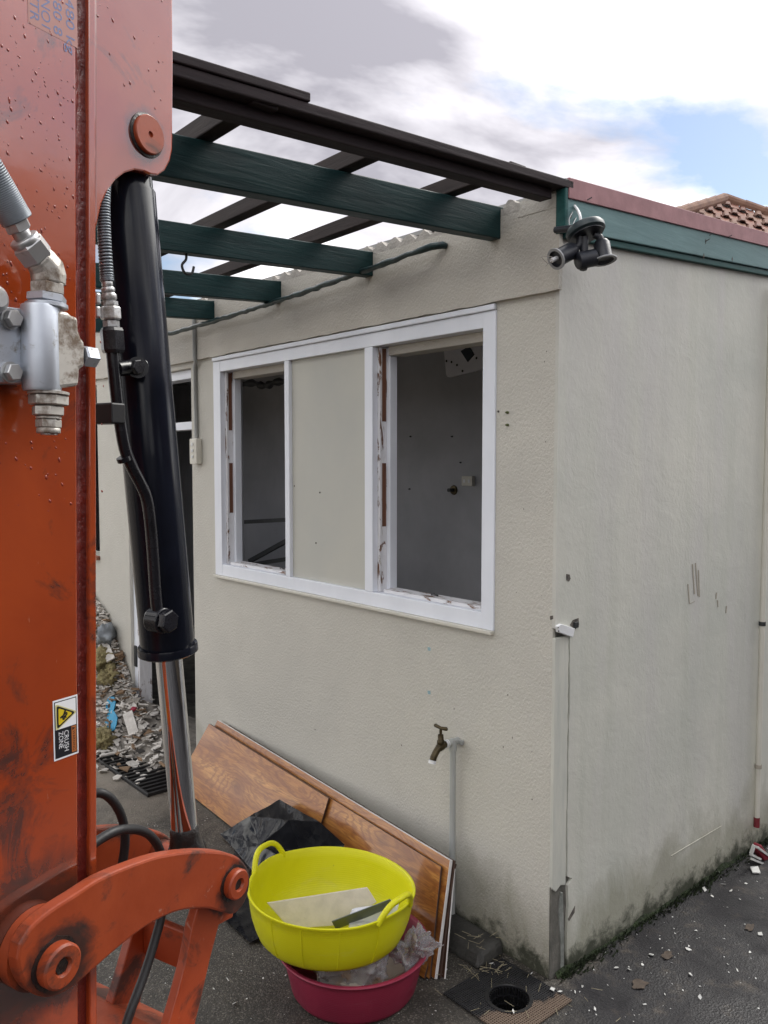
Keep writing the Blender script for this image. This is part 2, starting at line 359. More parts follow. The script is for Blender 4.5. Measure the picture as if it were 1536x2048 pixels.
def laminate(name='laminate_plank_print', dk=1.0):
    m = Mat(name, .3, coat=.3)
    # object space: x along the plank, y across
    big = m.noise(2.2, 4, .55, .8, m.map((1.0, 4.5, 1)))
    warp = m.math('MULTIPLY_ADD', big, 1.3, m.math('MULTIPLY', m.sep()[1], 2.6))
    kn = m.voro(1, m.map((3.0, 6.0, 1), loc=(.3, .2, 0)), 'Distance', feature='SMOOTH_F1')
    fig = m.math('ADD', warp, m.math('MULTIPLY', kn, 1.15))
    rings = m.math('MULTIPLY_ADD', m.math('SINE', m.math('MULTIPLY', fig, 46)), .5, .5)
    fine = m.noise(14, 6, .7, .5, m.map((1.0, 22, 1)))
    streak = m.noise(3, 5, .6, .4, m.map((.7, 9, 1), loc=(5, 0, 0)))
    c = m.ramp(streak, [(.28, (.22 * dk, .068 * dk, .016 * dk)), (.5, (.41 * dk, .165 * dk, .038 * dk)), (.72, (.58 * dk, .285 * dk, .075 * dk))])
    c = m.mix(m.ramp(rings, [(.5, 0), (.95, .55)]), c, (.20 * dk, .062 * dk, .018 * dk))
    c = m.mix(m.ramp(fine, [(.47, 0), (.68, .75)]), c, (.15 * dk, .055 * dk, .017 * dk))
    c = m.mix(m.ramp(kn, [(.05, .75), (.22, 0)]), c, (.13 * dk, .040 * dk, .014 * dk))
    bands = m.noise(2.4, 3, .5, .3, m.map((2.6, .5, 1), loc=(2, 0, 0))); c = m.mix(m.ramp(bands, [(.50, 0), (.68, .45)]), c, (.24 * dk, .085 * dk, .035 * dk))
    m.color(c).bump(fine, .05, .001); return m.m
M['lam'] = laminate(); 
M['lamedge'] = simple('plank_core_dark', (.06, .026, .014), (.03, .014, .009), 20, .6)
M['whiteedge'] = simple('white_plank_edge', (.72, .70, .68), (.6, .58, .56), 15, .5)

# ------------------------------------------------------------------ ground
def groundmat():
    m = Mat('weathered_concrete_ground', .8); s = m.sep()
    big = m.noise(1.1, 6, .6, .4)
    c = m.ramp(m.noise(7, 7, .7, .2), [(.3, (.020, .018, .014)), (.55, (.046, .040, .032)), (.75, (.12, .10, .08))])
    agg = m.voro(300, out='Color'); sa = m.t.nodes.new('ShaderNodeSeparateColor'); m.L(agg, sa.inputs[0])
    c = m.mix(m.ramp(sa.outputs[0], [(.80, 0), (.90, .5)]), c, (.30, .275, .235))
    c = m.mix(m.ramp(m.noise(120, 5, .75, .3), [(.52, 0), (.70, .6)]), c, (.20, .175, .14))
    c = m.mix(m.ramp(m.noise(2.3, 6, .7, .6), [(.50, 0), (.64, .5)]), c, (.022, .020, .017))
    c = m.mix(m.ramp(sa.outputs[1], [(.70, 0), (.8, .7)]), c, (.03, .028, .026))
    # dark tar-like surface beside the right face (y<0), soft irregular edge
    k = m.math('ADD', m.math('MULTIPLY', s[1], -2.2), m.math('MULTIPLY', m.math('SUBTRACT', m.noise(3.2, 6, .65, .5), .5), 1.5))
    k2 = m.math('ADD', k, m.math('MULTIPLY', s[0], 1.1))
    f = m.ramp(k2, [(-.0, 0), (.30, .96)])
    dark = m.ramp(m.noise(9, 7, .7), [(.3, (.0035, .0033, .005)), (.55, (.009, .008, .0105)), (.62, (.03, .025, .022)), (.70, (.085, .07, .058))])
    c = m.mix(f, c, dark)
    # pale plaster dust near the rubble
    d = m.math('ADD', m.math('MULTIPLY', s[1], .8), m.math('MULTIPLY', m.noise(4, 6, .7, .4), 1.6))
    c = m.mix(m.ramp(m.math('MULTIPLY', d, .25), [(.50, 0), (.74, .8)]), c, (.27, .235, .19))
    m.color(c)
    m.bump(m.noise(40, 6, .7), .5, .006).bump(m.voro(170), .5, .003)
    m.rough(m.ramp(m.noise(3.5, 5, .6, .3), [(.35, .42), (.65, .85)])); return m.m
M['ground'] = groundmat()
g = MB()
DX0, DX1, DY0, DY1 = -.285, -.045, -.095, .15     # the drain pit
xs = [-400, -20, -4, -1.2, DX0, DX1, 0.0, 1.2, 4, 20, 400]; ys = [-400, -20, -4, -1, DY0, DY1, 1, 2.2, 4, 20, 400]
for j in range(len(ys)):
    for i in range(len(xs)): g.v.append((xs[i], ys[j], 0))
n_ = len(xs)
for j in range(len(ys) - 1):
    for i in range(n_ - 1):
        if xs[i] == DX0 and ys[j] == DY0: continue
        g.f.append((j * n_ + i, j * n_ + i + 1, (j + 1) * n_ + i + 1, (j + 1) * n_ + i))
tag(inB(g.build('ground', M['ground'])), kind='structure')
p = MB(); p.add([(DX0, DY0, 0), (DX1, DY0, 0), (DX1, DY1, 0), (DX0, DY1, 0), (DX0, DY0, -.3), (DX1, DY0, -.3), (DX1, DY1, -.3), (DX0, DY1, -.3)],
      [(0, 1, 5, 4), (1, 2, 6, 5), (2, 3, 7, 6), (3, 0, 4, 7), (4, 5, 6, 7)])
tag(inB(p.build('drain_pit', M['cement'], recalc=False)), kind='structure')

# ------------------------------------------------------------------ the outbuilding
def jag(a, b, amp, step, seed, axis):   # jagged run of offsets between a and b
    rnd = random.Random(seed); n = max(2, int(abs(b - a) / step)); return [(a + (b - a) * i / n, rnd.uniform(-amp, amp) if 0 < i < n else 0) for i in range(n + 1)]
def grid_wall(us, vs, solid, mk, d0, d1):
    mb = MB(); nu, nv = len(us), len(vs); idx = {}
    def V(i, j, k):
        if (i, j, k) not in idx: idx[(i, j, k)] = len(mb.v); mb.v.append(mk(us[i], vs[j], (d0, d1)[k]))
        return idx[(i, j, k)]
    ok = lambda i, j: 0 <= i < nu - 1 and 0 <= j < nv - 1 and solid((us[i] + us[i + 1]) / 2, (vs[j] + vs[j + 1]) / 2)
    for i in range(nu - 1):
        for j in range(nv - 1):
            if not ok(i, j): continue
            for k in (0, 1): mb.f.append((V(i, j, k), V(i + 1, j, k), V(i + 1, j + 1, k), V(i, j + 1, k)))
            for (di, dj, a, b) in ((-1, 0, (i, j), (i, j + 1)), (1, 0, (i + 1, j), (i + 1, j + 1)), (0, -1, (i, j), (i + 1, j)), (0, 1, (i, j + 1), (i + 1, j + 1))):
                if not ok(i + di, j + dj): mb.f.append((V(*a, 0), V(*b, 0), V(*b, 1), V(*a, 1)))
    return mb
def slab_x(x0, x1, zl, zu, y0, y1): return MB().hexa([(x0, y0, zl(x0)), (x1, y0, zl(x1)), (x1, y1, zl(x1)), (x0, y1, zl(x0)), (x0, y0, zu(x0)), (x1, y0, zu(x1)), (x1, y1, zu(x1)), (x0, y1, zu(x0))])
bld = bthing('outbuilding', 'small cream rendered outbuilding with a three-part window and no sashes', 'building')
WY0, WY1, WZ0, WZ1 = .238, 2.0, 1.036, 2.045      # window opening
DY_0, DY_1 = 2.235, 3.0                            # doorway
LEN = 6.5
def solidL(y, z):
    if WY0 < y < WY1 and WZ0 < z < WZ1: return False
    if DY_0 < y < DY_1 and z < 2.035: return False
    if 3.43 < y < 4.6 and 1.0 < z < 2.035: return False
    return True
grid_wall([.006, WY0, WY1, DY_0, DY_1, 3.43, 4.6, LEN], [-.05, 1.0, WZ0, 2.035, WZ1, 2.315], solidL, lambda u, v, d: (d, u, v), 0, .11).build('window_wall', M['wallL'], bld, bevel=.004)
# proud band above the window head, with a ragged lower lip
b = MB(); lo = jag(-.012, LEN, .0025, .05, 3, 0)
pts = [(-.016, y, 2.066 + d) for y, d in lo] + [(-.016, LEN, 2.318), (-.016, -.012, 2.318)]
b.prism(pts, (.0165, 0, 0)).build('lintel_band', M['band'], bld)
# wavy mortar bedding left where the corrugated roof sheets were lifted off
m_ = MB(); rnd = random.Random(5); pts = [(0, .0, 2.30)]
y = .0
while y < 4.4:
    z = 2.345 + .011 * math.sin(2 * math.pi * y / .076) + rnd.uniform(-.003, .003) + (.012 * noise.noise((y * 3, 0, 0)))
    pts.append((0, y, z if y > .03 else 2.372)); y += .0095
pts.append((0, y, 2.30))
m_.prism([(-.0155, a, c) for _, a, c in pts], (.12, 0, 0)).build('mortar_bedding', M['mortar'], bld)
# end pilaster up to the barge board
b = MB(); pts = [(-.0175, -.013, 2.30), (-.0175, .14, 2.30), (-.0175, .13, 2.345), (-.0175, .10, 2.35), (-.0175, .06, 2.362), (-.0175, -.013, 2.374)]
b.prism(pts, (.1, 0, 0)).build('parapet_end', M['band'], bld)

# right face: cement core with a painted render coat that has come away at the corner
RL = 5.0
slab_x(.012, RL, lambda x: -.12, lambda x: 2.345 + .053 * x, .0055, .11).build('side_wall_core', M['cement'], bld)
MB().prism([(.0, .0005, -.1), (.05, .0005, -.1), (.05, .0005, .29), (.0, .0005, .29)], (0, .0048, 0)).build('bare_corner', M['cement'], bld)
edge = jag(0.30, 2.25, .0022, .03, 11, 0)
pts = [((.073 + d + .004 * noise.noise((z * 5, 2, 0))) if z < 1.06 else -.001, -.004, z) for z, d in edge]
low = [(.10, -.004, .285), (.078, -.004, .27), (.082, -.004, .2), (.076, -.004, .12), (.08, -.004, -.1)]
MB().prism([*low[::-1], *pts, (RL, -.004, 2.30 + .05 * RL), (RL, -.004, -.1)], (0, .0125, 0)).build('side_render', M['wallR'], bld)
ed2 = jag(0.275, 1.05, .0018, .03, 12, 0)
pts = [(.0665 + d, -.0045, z) for z, d in ed2]
cs = MB(); ring = [(-.002, -.0005), (.002, -.0045)]
cs.prism([(.0, -.0045, .285), (.018, -.0045, .27), (.04, -.0045, .283), *pts, (.0, -.0045, 1.05)], (0, .0125, 0))
tag(cs.build('corner_bead', M['stripblue'], bld, bevel=.003), 'blue-grey corner strip split from the wall by a long dark crack')
fb = MB(); fb.prism([(.052, -.003, -.05), (.048, -.003, .1), (.035, -.003, .2), (.043, -.003, .262), (.056, -.003, .255), (.064, -.003, .12), (.066, -.003, -.05)], (0, .008, 0)).build('loose_render', simple('stained_render', (.26, .27, .25), (.13, .14, .125), 16, .8, bump=.6, bscale=50, bdist=.006), bld, bevel=.002)
# torn spots, screw holes and rust marks (raised flakes and recesses)
def flake(name, pts, mat, frame='R', d=.0015):
    P = [(BF.Y(px, py, -.005) if frame == 'R' else BF.X(px, py, -.0005)) for px, py in pts]
    if frame == 'R': MB().prism([(q.x, -.0056, q.z) for q in P], (0, d, 0)).build(name, mat, bld)
    else: MB().prism([(-.0008 - d * .3, q.y, q.z) for q in P], (d, 0, 0)).build(name, mat, bld)
M['mark'] = simple('dark_torn_spot', (.16, .14, .12), (.05, .045, .04), 60, .9)
M['rust'] = simple('brown_scuff', (.38, .345, .285), (.32, .29, .24), 60, .8)
flake('torn_spot', [(1133, 1148), (1139, 1149), (1141, 1157), (1138, 1163), (1133, 1160)], M['mark'])
flake('torn_spot', [(1146, 1240), (1157, 1236), (1158, 1250), (1150, 1259), (1140, 1250)], M['mark'])
flake('torn_spot', [(1100, 1232), (1106, 1231), (1106, 1238), (1101, 1240)], M['mark'])
flake('torn_spot', [(1136, 1838), (1150, 1812), (1149, 1825), (1138, 1842)], M['mark'])
for xa, ya, xb, yb in ((1385, 1128, 1389, 1188), (1391, 1126, 1396, 1192), (1397, 1140, 1399, 1194), (1376, 1168, 1379, 1208), (1379, 1208, 1390, 1202), (1433, 1185, 1432, 1198), (1435, 1200, 1436, 1214), (1453, 1212, 1452, 1226)):
    w = 1.0; flake('scuff', [(xa - w, ya), (xa + w, ya), (xb + w, yb), (xb - w, yb)], M['rust'], d=.0008)
MB().prism([(BF.Y(1340, 1712).x, -.0058, .17), (BF.Y(1440, 1660).x, -.0058, .172), (BF.Y(1440, 1660).x, -.0058, .175), (BF.Y(1340, 1712).x, -.0058, .173)], (0, .003, 0)).build('render_ridge', M['wallR'], bld)
for px, py in ((1016, 825), (1016, 850)):
    q = BF.X(px, py); MB().lathe([(.0045, 0), (.004, .006), (.002, .012)], (q.x, q.y, q.z), (-1, 0, 0), 8).build('wall_plug', simple('green_wall_plug', (.10, .12, .04)), bld)
for px, py in ((632, 1086), (589, 972), (735, 797)):
    q = BF.X(px, py, .0118); MB().lathe([(.004, 0), (.003, .002)], (q.x, q.y, q.z), (-1, 0, 0), 7).build('nail_hole', M['mark'], bld)
for px, py in ((997, 823), (640, 985)):
    q = BF.X(px, py); MB().lathe([(.004, 0), (.003, .003)], (q.x, q.y, q.z), (-1, 0, 0), 7).build('nail_hole', M['mark'], bld)
rr = random.Random(21)
for k in range(14):   # little pock marks in the render
    px, py = rr.choice([(rr.uniform(1000, 1095), rr.uniform(700, 1700)), (rr.uniform(600, 1060), rr.uniform(1280, 1500))])
    a = rr.uniform(.5, 1.2); h_ = rr.uniform(.8, 2.8); flake('pock_mark', [(px - a, py), (px, py - h_), (px + a, py), (px, py + h_)], M['mark'], 'L', .001)
for (px, py) in ((858, 1298), (858, 1385)):
    flake('tape_scrap', [(px - 3, py - 4), (px + 3, py - 3), (px + 3, py + 4), (px - 2, py + 3)], simple('pale_blue_tape', (.3, .45, .5)), 'L', .001)

# fascia and barge along the right face, rising with the roof
fs_ = .053
slab_x(-.002, RL, lambda x: 2.232 + .062 * x, lambda x: 2.322 + .058 * x, -.030, -.0055).build('fascia_board', M['teal'], bld, bevel=.003)
slab_x(.0, RL, lambda x: 2.212 + .062 * x, lambda x: 2.231 + .062 * x, -.022, -.0055).build('fascia_drip_edge', M['tealdark'], bld, bevel=.002)
slab_x(-.004, RL, lambda x: 2.319 + .058 * x, lambda x: 2.377 + .053 * x, -.036, -.010).build('barge_flashing', M['pink'], bld, bevel=.002)
MB().box(-.0195, -.0045, -.034, -.0005, 2.222, 2.372).build('fascia_end_board', M['tealdark'], bld, bevel=.003)
slab_x(.02, RL, lambda x: 2.352 + .053 * x, lambda x: 2.366 + .053 * x, .0, LEN).build('roof_sheet', simple('old_roof_sheet', (.3, .3, .29)), bld)
rr = random.Random(4)
for px, py in ((1175, 397), (1420, 468), (1457, 472), (1412, 480)):
    q = BF.Y(px, py, -.037); MB().bar((q.x, -.036, q.z - .004), (q.x + .012, -.043, q.z + .004), .003, .003).build('bent_nail', M['dark'], bld)
for px, py in ((1142, 431), (1150, 412), (1412, 482), (1465, 518), (1408, 511)):
    q = BF.Y(px, py, -.031); MB().prism([(q.x - .004, -.0307, q.z), (q.x, -.0307, q.z - .01), (q.x + .004, -.0307, q.z), (q.x, -.0307, q.z + .008)], (0, .002, 0)).build('nail_hole', M['mark'], bld)

# room inside
MB().box(.11, 2.3, .11, LEN, -.04, .012).build('room_floor', M['cement'], bld)
MB().box(1.75, 1.85, .112, LEN, .012, 2.345).build('room_back_wall', M['inner'], bld)
MB().box(.112, 1.75, .1105, .125, .012, 2.345).build('room_side_wall', M['inner'], bld)
MB().box(.112, 1.748, .126, LEN, 2.30, 2.34).build('room_ceiling', M['inner'], bld)
MB().box(.112, .165, 2.02, 2.12, .013, 2.298).build('room_nib', M['inner'], bld)
MB().box(.112, 1.748, LEN - .1, LEN, .013, 2.298).build('room_end_wall', M['inner'], bld)

# window: frame, mullions, fixed cream sheet, two empty openings
win = bld
fr = MB(); f0, f1 = -.006, .085
fr.box(f0, f1, WY0 - .003, WY0 + .050, WZ0, WZ1 - .002)
fr.box(f0, f1, WY1 - .062, WY1 + .003, WZ0, WZ1 - .002)
fr.box(f0 + .001, f1, WY0 + .05, WY1 - .062, WZ0, WZ0 + .052)
fr.box(f0 + .001, f1, WY0 + .05, WY1 - .062, WZ1 - .052, WZ1 - .002)
wf = tag(fr.build('window_frame', M['white'], bld, bevel=.002), 'white painted timber window frame')
MB().box(-.004, .085, 1.375, 1.408, WZ0 + .0525, WZ1 - .0525).build('mullion', M['white'], wf, bevel=.002)
MB().box(-.005, .030, .832, .878, WZ0 + .0525, WZ1 - .0525).build('mullion', M['white'], wf, bevel=.002)
MB().box(.012, .020, .8785, 1.3745, WZ0 + .0525, WZ1 - .0525).build('cover_sheet', M['panel'], wf)
MB().box(-.02, .0, WY0 - .004, WY1 + .004, WZ0 - .012, WZ0 - .0005).build('sill_strip', M['creamplastic'], wf, bevel=.002)
MB().box(-.013, .0, WY0 - .003, WY1 + .002, WZ1 - .001, WZ1 + .017).build('head_drip', M['white'], wf, bevel=.003)
# rebates on the left jamb of each opening: stops, bare strips where the sash used to sit
def rebate(y0, dirn, za, zb):
    MB().box(.018, .0845, *sorted((y0, y0 - dirn * .016)), za, zb).build('jamb_stop', M['peel'], wf, bevel=.0015)
    MB().box(.050, .0842, *sorted((y0 - dirn * .0165, y0 - dirn * .036)), za, zb - .002).build('jamb_stop', M['white'], wf, bevel=.0015)
    for a, b_ in (((zb - za) * .70, (zb - za) * .995), ((zb - za) * .27, (zb - za) * .53)):
        MB().box(.028, .046, *sorted((y0 - dirn * .0155, y0 - dirn * .0178)), za + a, za + b_).build('bare_timber', M['rawwood'], wf)
rebate(.8315, 1, WZ0 + .053, WZ1 - .053)
rebate(WY1 - .0625, 1, WZ0 + .053, WZ1 - .053)
for ya, yb in ((.289, .794), (1.409, 1.90)):
    MB().box(.016, .0835, ya, yb, WZ0 + .0525, WZ0 + .066).build('sill_stop', M['peelsill'], wf, bevel=.002)
    MB().box(.04, .112, ya, yb, WZ1 - .085, WZ1 - .0525).build('head_stop', M['band'], wf, bevel=.002)
for px, py, fy in ((870, 1192, .05), (565, 1136, .05)):
    q = BF.X(px, py, fy); MB().tube([(fy, q.y - .015, WZ0 + .07), (fy - .004, q.y, WZ0 + .074), (fy, q.y + .018, WZ0 + .07)], .003, 6).build('sash_catch', M['dark'], wf, smooth=50)
MB().prism([(.06, .32, WZ0 + .0665), (.06, .345, WZ0 + .0665), (.06, .343, WZ0 + .10), (.06, .322, WZ0 + .10)], (.015, 0, 0)).build('latch', M['black'], wf, bevel=.004)

# doorway: reveal posts, transom, lock plate
df = MB(); df.box(.02, .10, DY_1 - .055, DY_1 - .0005, -.02, 2.034); df.box(.021, .10, DY_0 + .0005, DY_0 + .03, -.02, 2.034); df.box(.0215, .10, DY_0 + .03, DY_1 - .055, 1.99, 2.034)
dfo = df.build('door_frame', M['white'], bld, bevel=.002)
MB().box(.024, .09, DY_0 + .0305, DY_1 - .0555, 1.735, 1.775).build('transom', M['white'], dfo, bevel=.002)
MB().box(.012, .0195, DY_1 - .04, DY_1 - .012, .40, .52).build('strike_plate', M['dark'], dfo)
MB().box(.016, .09, DY_1 - .075, DY_1 - .0555, .0, 1.7345).build('door_stop', M['peel'], dfo)
MB().box(-.02, .11, 3.425, 4.6, .975, .9995).build('brick_sill', simple('brick_sill', (.26, .10, .06), (.15, .06, .04), 20, .8), bld, bevel=.004)

# ------------------------------------------------------------------ pergola
pg = bthing('pergola', 'stripped pergola of dark green rafters and brown battens fixed to the wall', 'pergola')
PX = -2.7
for k, (yc, zt, zb) in enumerate(((.231, 2.350, 2.253), (.837, 2.330, 2.243), (1.429, 2.322, 2.235), (1.985, 2.322, 2.237), (2.55, 2.318, 2.232))):
    sl = (.052, .050, .058, .055, .055)[k]
    MB().hexa([(PX, yc - .022, zb + sl * PX), (-.0025, yc - .022, zb), (-.0025, yc + .022, zb), (PX, yc + .022, zb + sl * PX),
               (PX, yc - .022, zt + sl * PX), (-.0025, yc - .022, zt), (-.0025, yc + .022, zt), (PX, yc + .022, zt + sl * PX)]).build('rafter', M['green'], pg, bevel=.003)
zr = lambda x: 2.352 + .052 * x
for xc in (-.215, -.605, -1.01, -1.42, -1.83):
    z0 = zr(xc) + .001; w = .021
    bt = MB(); bt.hexa([(xc - w, .0495, z0 + .005), (xc + w, .0495, z0 + .005), (xc + w, 2.9, z0 - .022), (xc - w, 2.9, z0 - .022), (xc - w, .0495, z0 + .05), (xc + w, .0495, z0 + .05), (xc + w, 2.9, z0 + .018), (xc - w, 2.9, z0 + .018)])
    bt.build('batten', M['brownY'], pg, bevel=.003)
    if xc > -.7:   # scraps of old roofing seal along the batten
        r_ = random.Random(int(-xc * 100)); s_ = MB(); pth = [(xc + .024 + r_.uniform(-.004, .004), .06 + q * .05, z0 + .045 - q * .0007 + r_.uniform(-.004, .004)) for q in range(22)]
        s_.tube(pth, [r_.uniform(.002, .007) for _ in pth], 6).build('seal_strip', simple('dirty_seal', (.3, .28, .25), (.16, .15, .13), 40, .8), pg, smooth=60)
    MB().box(xc - .032, xc + .032, -.028, .048, z0 - .002, z0 + .026).build('joint_block', M['brownX'], pg, bevel=.003)
zb_ = lambda x: 2.352 + .042 * x
slab_x(PX, .018, lambda x: zb_(x) - .006, lambda x: zb_(x) + .018, -.036, .034).build('barge_board', M['brownX'], pg, bevel=.003)
slab_x(PX, -.04, lambda x: zb_(x) - .034, lambda x: zb_(x) - .0065, -.004, .040).build('barge_beam', M['brownX'], pg, bevel=.003)
slab_x(PX, -.905, lambda x: zb_(x) + .0185, lambda x: zb_(x) + .038, -.040, .03).build('cap_board', M['brownX'], pg, bevel=.003)
MB().hexa([(PX - .045, -.05, 2.02), (PX - .0005, -.05, 2.02), (PX - .0005, 2.9, 2.02), (PX - .045, 2.9, 2.02), (PX - .045, -.05, 2.24), (PX - .0005, -.05, 2.24), (PX - .0005, 2.9, 2.24), (PX - .045, 2.9, 2.24)]).build('edge_beam', M['green'], pg, bevel=.003)
MB().box(PX - .07, PX + .02, 2.75, 2.84, 0, 2.019).build('post', M['green'], pg, bevel=.004)
MB().box(PX - .07, PX + .02, .3, .39, 0, 2.019).build('post', M['green'], pg, bevel=.004)

# hook under the second rafter
q = BF.Y(372, 512, .837)
hk = MB().tube(spline([(q.x, q.y, q.z + .012), (q.x, q.y, q.z - .01), (q.x - .014, q.y, q.z - .03), (q.x - .004, q.y, q.z - .052), (q.x + .018, q.y, q.z - .05), (q.x + .026, q.y, q.z - .028)], 6), .0042, 8).build('ceiling_hook', M['dark'], smooth=60)
tag(inB(hk), 'dark metal open hook hanging under the second green rafter', 'hook')

# green rod along the wall
e = BF.X(900, 495); pth = [(-.016, e.y, e.z + .002), (-.03, e.y + .004, e.z + .004), (-.055, e.y + .03, e.z), (-.07, e.y + .07, e.z - .008)]
far = BF.X(338, 668, -.07)
rnd = random.Random(9)
N_ = 60
for i in range(1, N_ + 1):
    t = i / N_; pth.append((-.07 + rnd.uniform(-.0015, .0015), e.y + .07 + (far.y - e.y - .07) * t, e.z - .008 + (far.z - e.z + .008) * t + rnd.uniform(-.0022, .0022) - .012 * math.sin(math.pi * t)))
rod = MB().tube(pth, [.011 * rnd.uniform(.78, 1.15) for _ in pth], 8).build('awning_rod', M['tealdark'], smooth=70)
tag(inB(rod), 'lumpy dark green cable run along the wall under the rafters', 'cable')
rod.data.materials[0] = simple('tar_green_wrap', (.02, .055, .055), (.01, .02, .022), 60, .35)

# conduit + switch
cd = bthing('wall_switch', 'cream wall switch with conduit left of the window', 'switch')
q = BF.X(391, 700, -.02); q2 = BF.X(398, 903)
MB().tube([(-.026, q.y, 2.28), (-.026, q.y, 2.075), (-.022, q.y - .004, 2.058), (-.010, q2.y + .012, 2.035), (-.010, q2.y + .006, 1.69)], .0095, 8).build('conduit', M['greycond'], cd, smooth=60)
MB().box(-.034, -.0008, q2.y - .034, q2.y + .034, q2.z - .062, q2.z + .062).build('switch_box', M['creamplastic'], cd, bevel=.004)
for k in range(3):
    MB().box(-.039, -.0343, q2.y - .008, q2.y + .008, q2.z + .028 - k * .03, q2.z + .042 - k * .03).build('rocker', M['whiteplastic'], cd, bevel=.002)

# ------------------------------------------------------------------ floodlight at the corner
fl = bthing('sensor_floodlight', 'broken dark twin floodlight with motion sensor hanging below the fascia corner', 'floodlight')
D_ = -.12
c = BF.Y(1172, 464, D_)   # centre of the round housing
YW = BF.world(c).y
def fp(px, py, dy=0): return BF.loc(hit(px, py, (0, 1, 0), YW + dy))
def fd(v): v = Vector(v); return Vector((v.dot(BF.x), v.dot(BF.y), v.z))
ax = fd((-.24, .26, .93)).normalized()
MB().lathe([(.0, -.008), (.047, -.008), (.053, -.003), (.054, .008), (.049, .016), (.03, .020), (0, .020)], c, ax, 40).build('base_housing', M['lampcap'], fl, smooth=40)
MB().lathe([(.0, -.0105), (.046, -.0105), (.046, -.0081)], c, ax, 40).build('base_plate', M['lampblack'], fl, smooth=40)
MB().tube([c + Vector((-.02, .02, .012)), (c.x - .02, -.031, c.z + .02)], .009, 10).build('mount_arm', M['lampblack'], fl, smooth=50)
MB().tube([fp(1168, 474), fp(1168, 514)], .0115, 12).build('sensor_neck', M['lampblack'], fl, smooth=50)
sl_, sr = fp(1154, 522, -.02), fp(1191, 515, -.01)
sn = MB().tube([sl_, sl_.lerp(sr, .05), sl_.lerp(sr, .95), sr], [.020, .0235, .0235, .020], 20).build('sensor_head', M['lampblack'], fl, smooth=50)
MB().lathe([(.012, 0), (.010, .006), (0, .009)], sl_.lerp(sr, .35) + Vector((0, 0, -.022)), (0, 0, -1), 14).build('sensor_lens', M['black'], sn, smooth=50)
def lampholder(a, b_, r0, r1, jx):
    a, b_ = Vector(a), Vector(b_); d = (b_ - a)
    o = MB().lathe([(0, 0), (r0 * .75, 0), (r0, d.length * .15), (r0, d.length * .75), (r1, d.length), (r1 * .9, d.length), (r1 * .8, d.length * .9), (0, d.length * .9)], a, d, 28).build('lamp_holder', M['lampblack'], fl, smooth=40)
    MB().lathe([(r1 * 1.02, d.length * .96), (r1 * 1.22, d.length * .97), (r1 * 1.22, d.length * 1.03), (r1 * .92, d.length * 1.03)], a, d, 28, close=True).build('rim_ring', M['greyring'], o, smooth=40)
    MB().tube(spline(jx, 4), .0105, 10).build('swivel_joint', M['lampblack'], fl, smooth=60)
    return o
l1 = lampholder(fp(1148, 499), fp(1112, 518, -.035), .0235, .024, [fp(1160, 474), fp(1159, 488), fp(1154, 494), fp(1148, 499)])
l2 = lampholder(fp(1202, 482), fp(1209, 521, -.012), .0225, .0275, [fp(1188, 470), fp(1198, 474), fp(1202, 484)])
q = fp(1103, 521, -.042); MB().tube([fp(1114, 516, -.03), q], .0065, 10).build('lamp_socket', M['whiteplastic'], l1, smooth=50)
for pp in ([(1105, 514), (1092, 512), (1083, 514), (1090, 522), (1096, 527), (1104, 524)], [(1104, 523), (1096, 528), (1091, 533)], [(1104, 518), (1094, 518)]):
    MB().tube([fp(x, y_, -.043) for x, y_ in pp], .0012, 5).build('filament_wire', M['wire'], l1)
wp = spline([BF.Y(1149, 412, -.031), BF.Y(1155, 420, -.06), BF.Y(1160, 432, -.085), BF.Y(1162, 447, -.09)], 6)
MB().tube(wp, .0042, 8).build('power_lead', M['whiteplastic'], fl, smooth=60)
for pp in ([(1152, 436, -.033), (1146, 450, -.06), (1150, 460, -.09)], [(1145, 424, -.033), (1138, 440, -.05), (1142, 458, -.08)]):
    MB().tube(spline([BF.Y(*t) for t in pp], 5), .0016, 6).build('torn_wire', M['greyring'], fl)

# hasp on the corner strip
hs = bthing('hasp_plate', 'small white bent hasp plate screwed on the cracked corner strip', 'hasp')
P = [BF.Y(*t, -.006) for t in ((1110, 1252), (1118, 1247), (1145, 1256), (1141, 1274), (1112, 1264))]
MB().prism([(p_.x, -.016, p_.z) for p_ in P], (0, .0112, 0)).build('plate', M['whiteplastic'], hs, bevel=.002)
for px, py in ((1116, 1255), (1117, 1262)):
    q = BF.Y(px, py, -.0165); MB().lathe([(.0022, 0), (.0016, .002)], q, (0, -1, 0), 8).build('screw', M['dark'], hs)
q = BF.Y(1148, 1252, -.006); MB().box(q.x - .003, q.x + .016, -.013, -.0047, q.z - .006, q.z + .012).build('staple', M['dark'], hs, bevel=.002)

# downpipe on the right face
dp = bthing('downpipe', 'slim cream downpipe on the right wall at the photo edge', 'pipe')
xp = BF.Y(1527, 1300, -.03).x
MB().tube([(xp, -.022, 2.25), (xp, -.022, .14)], .0105, 14).build('pipe', M['creamplastic'], dp, smooth=60)
for zc, mt in ((.93, M['dark']), (.35, M['rust'])):
    MB().lathe([(.0110, -.008), (.0135, -.008), (.0135, .008), (.0110, .008)], (xp, -.022, zc), (0, 0, 1), 16, close=True).build('clip', mt, dp, smooth=40)
MB().tube([(xp, -.022, .139), (xp, -.022, .10)], .0118, 14).build('red_collar', simple('dark_red_collar', (.2, .02, .03)), dp, smooth=60)

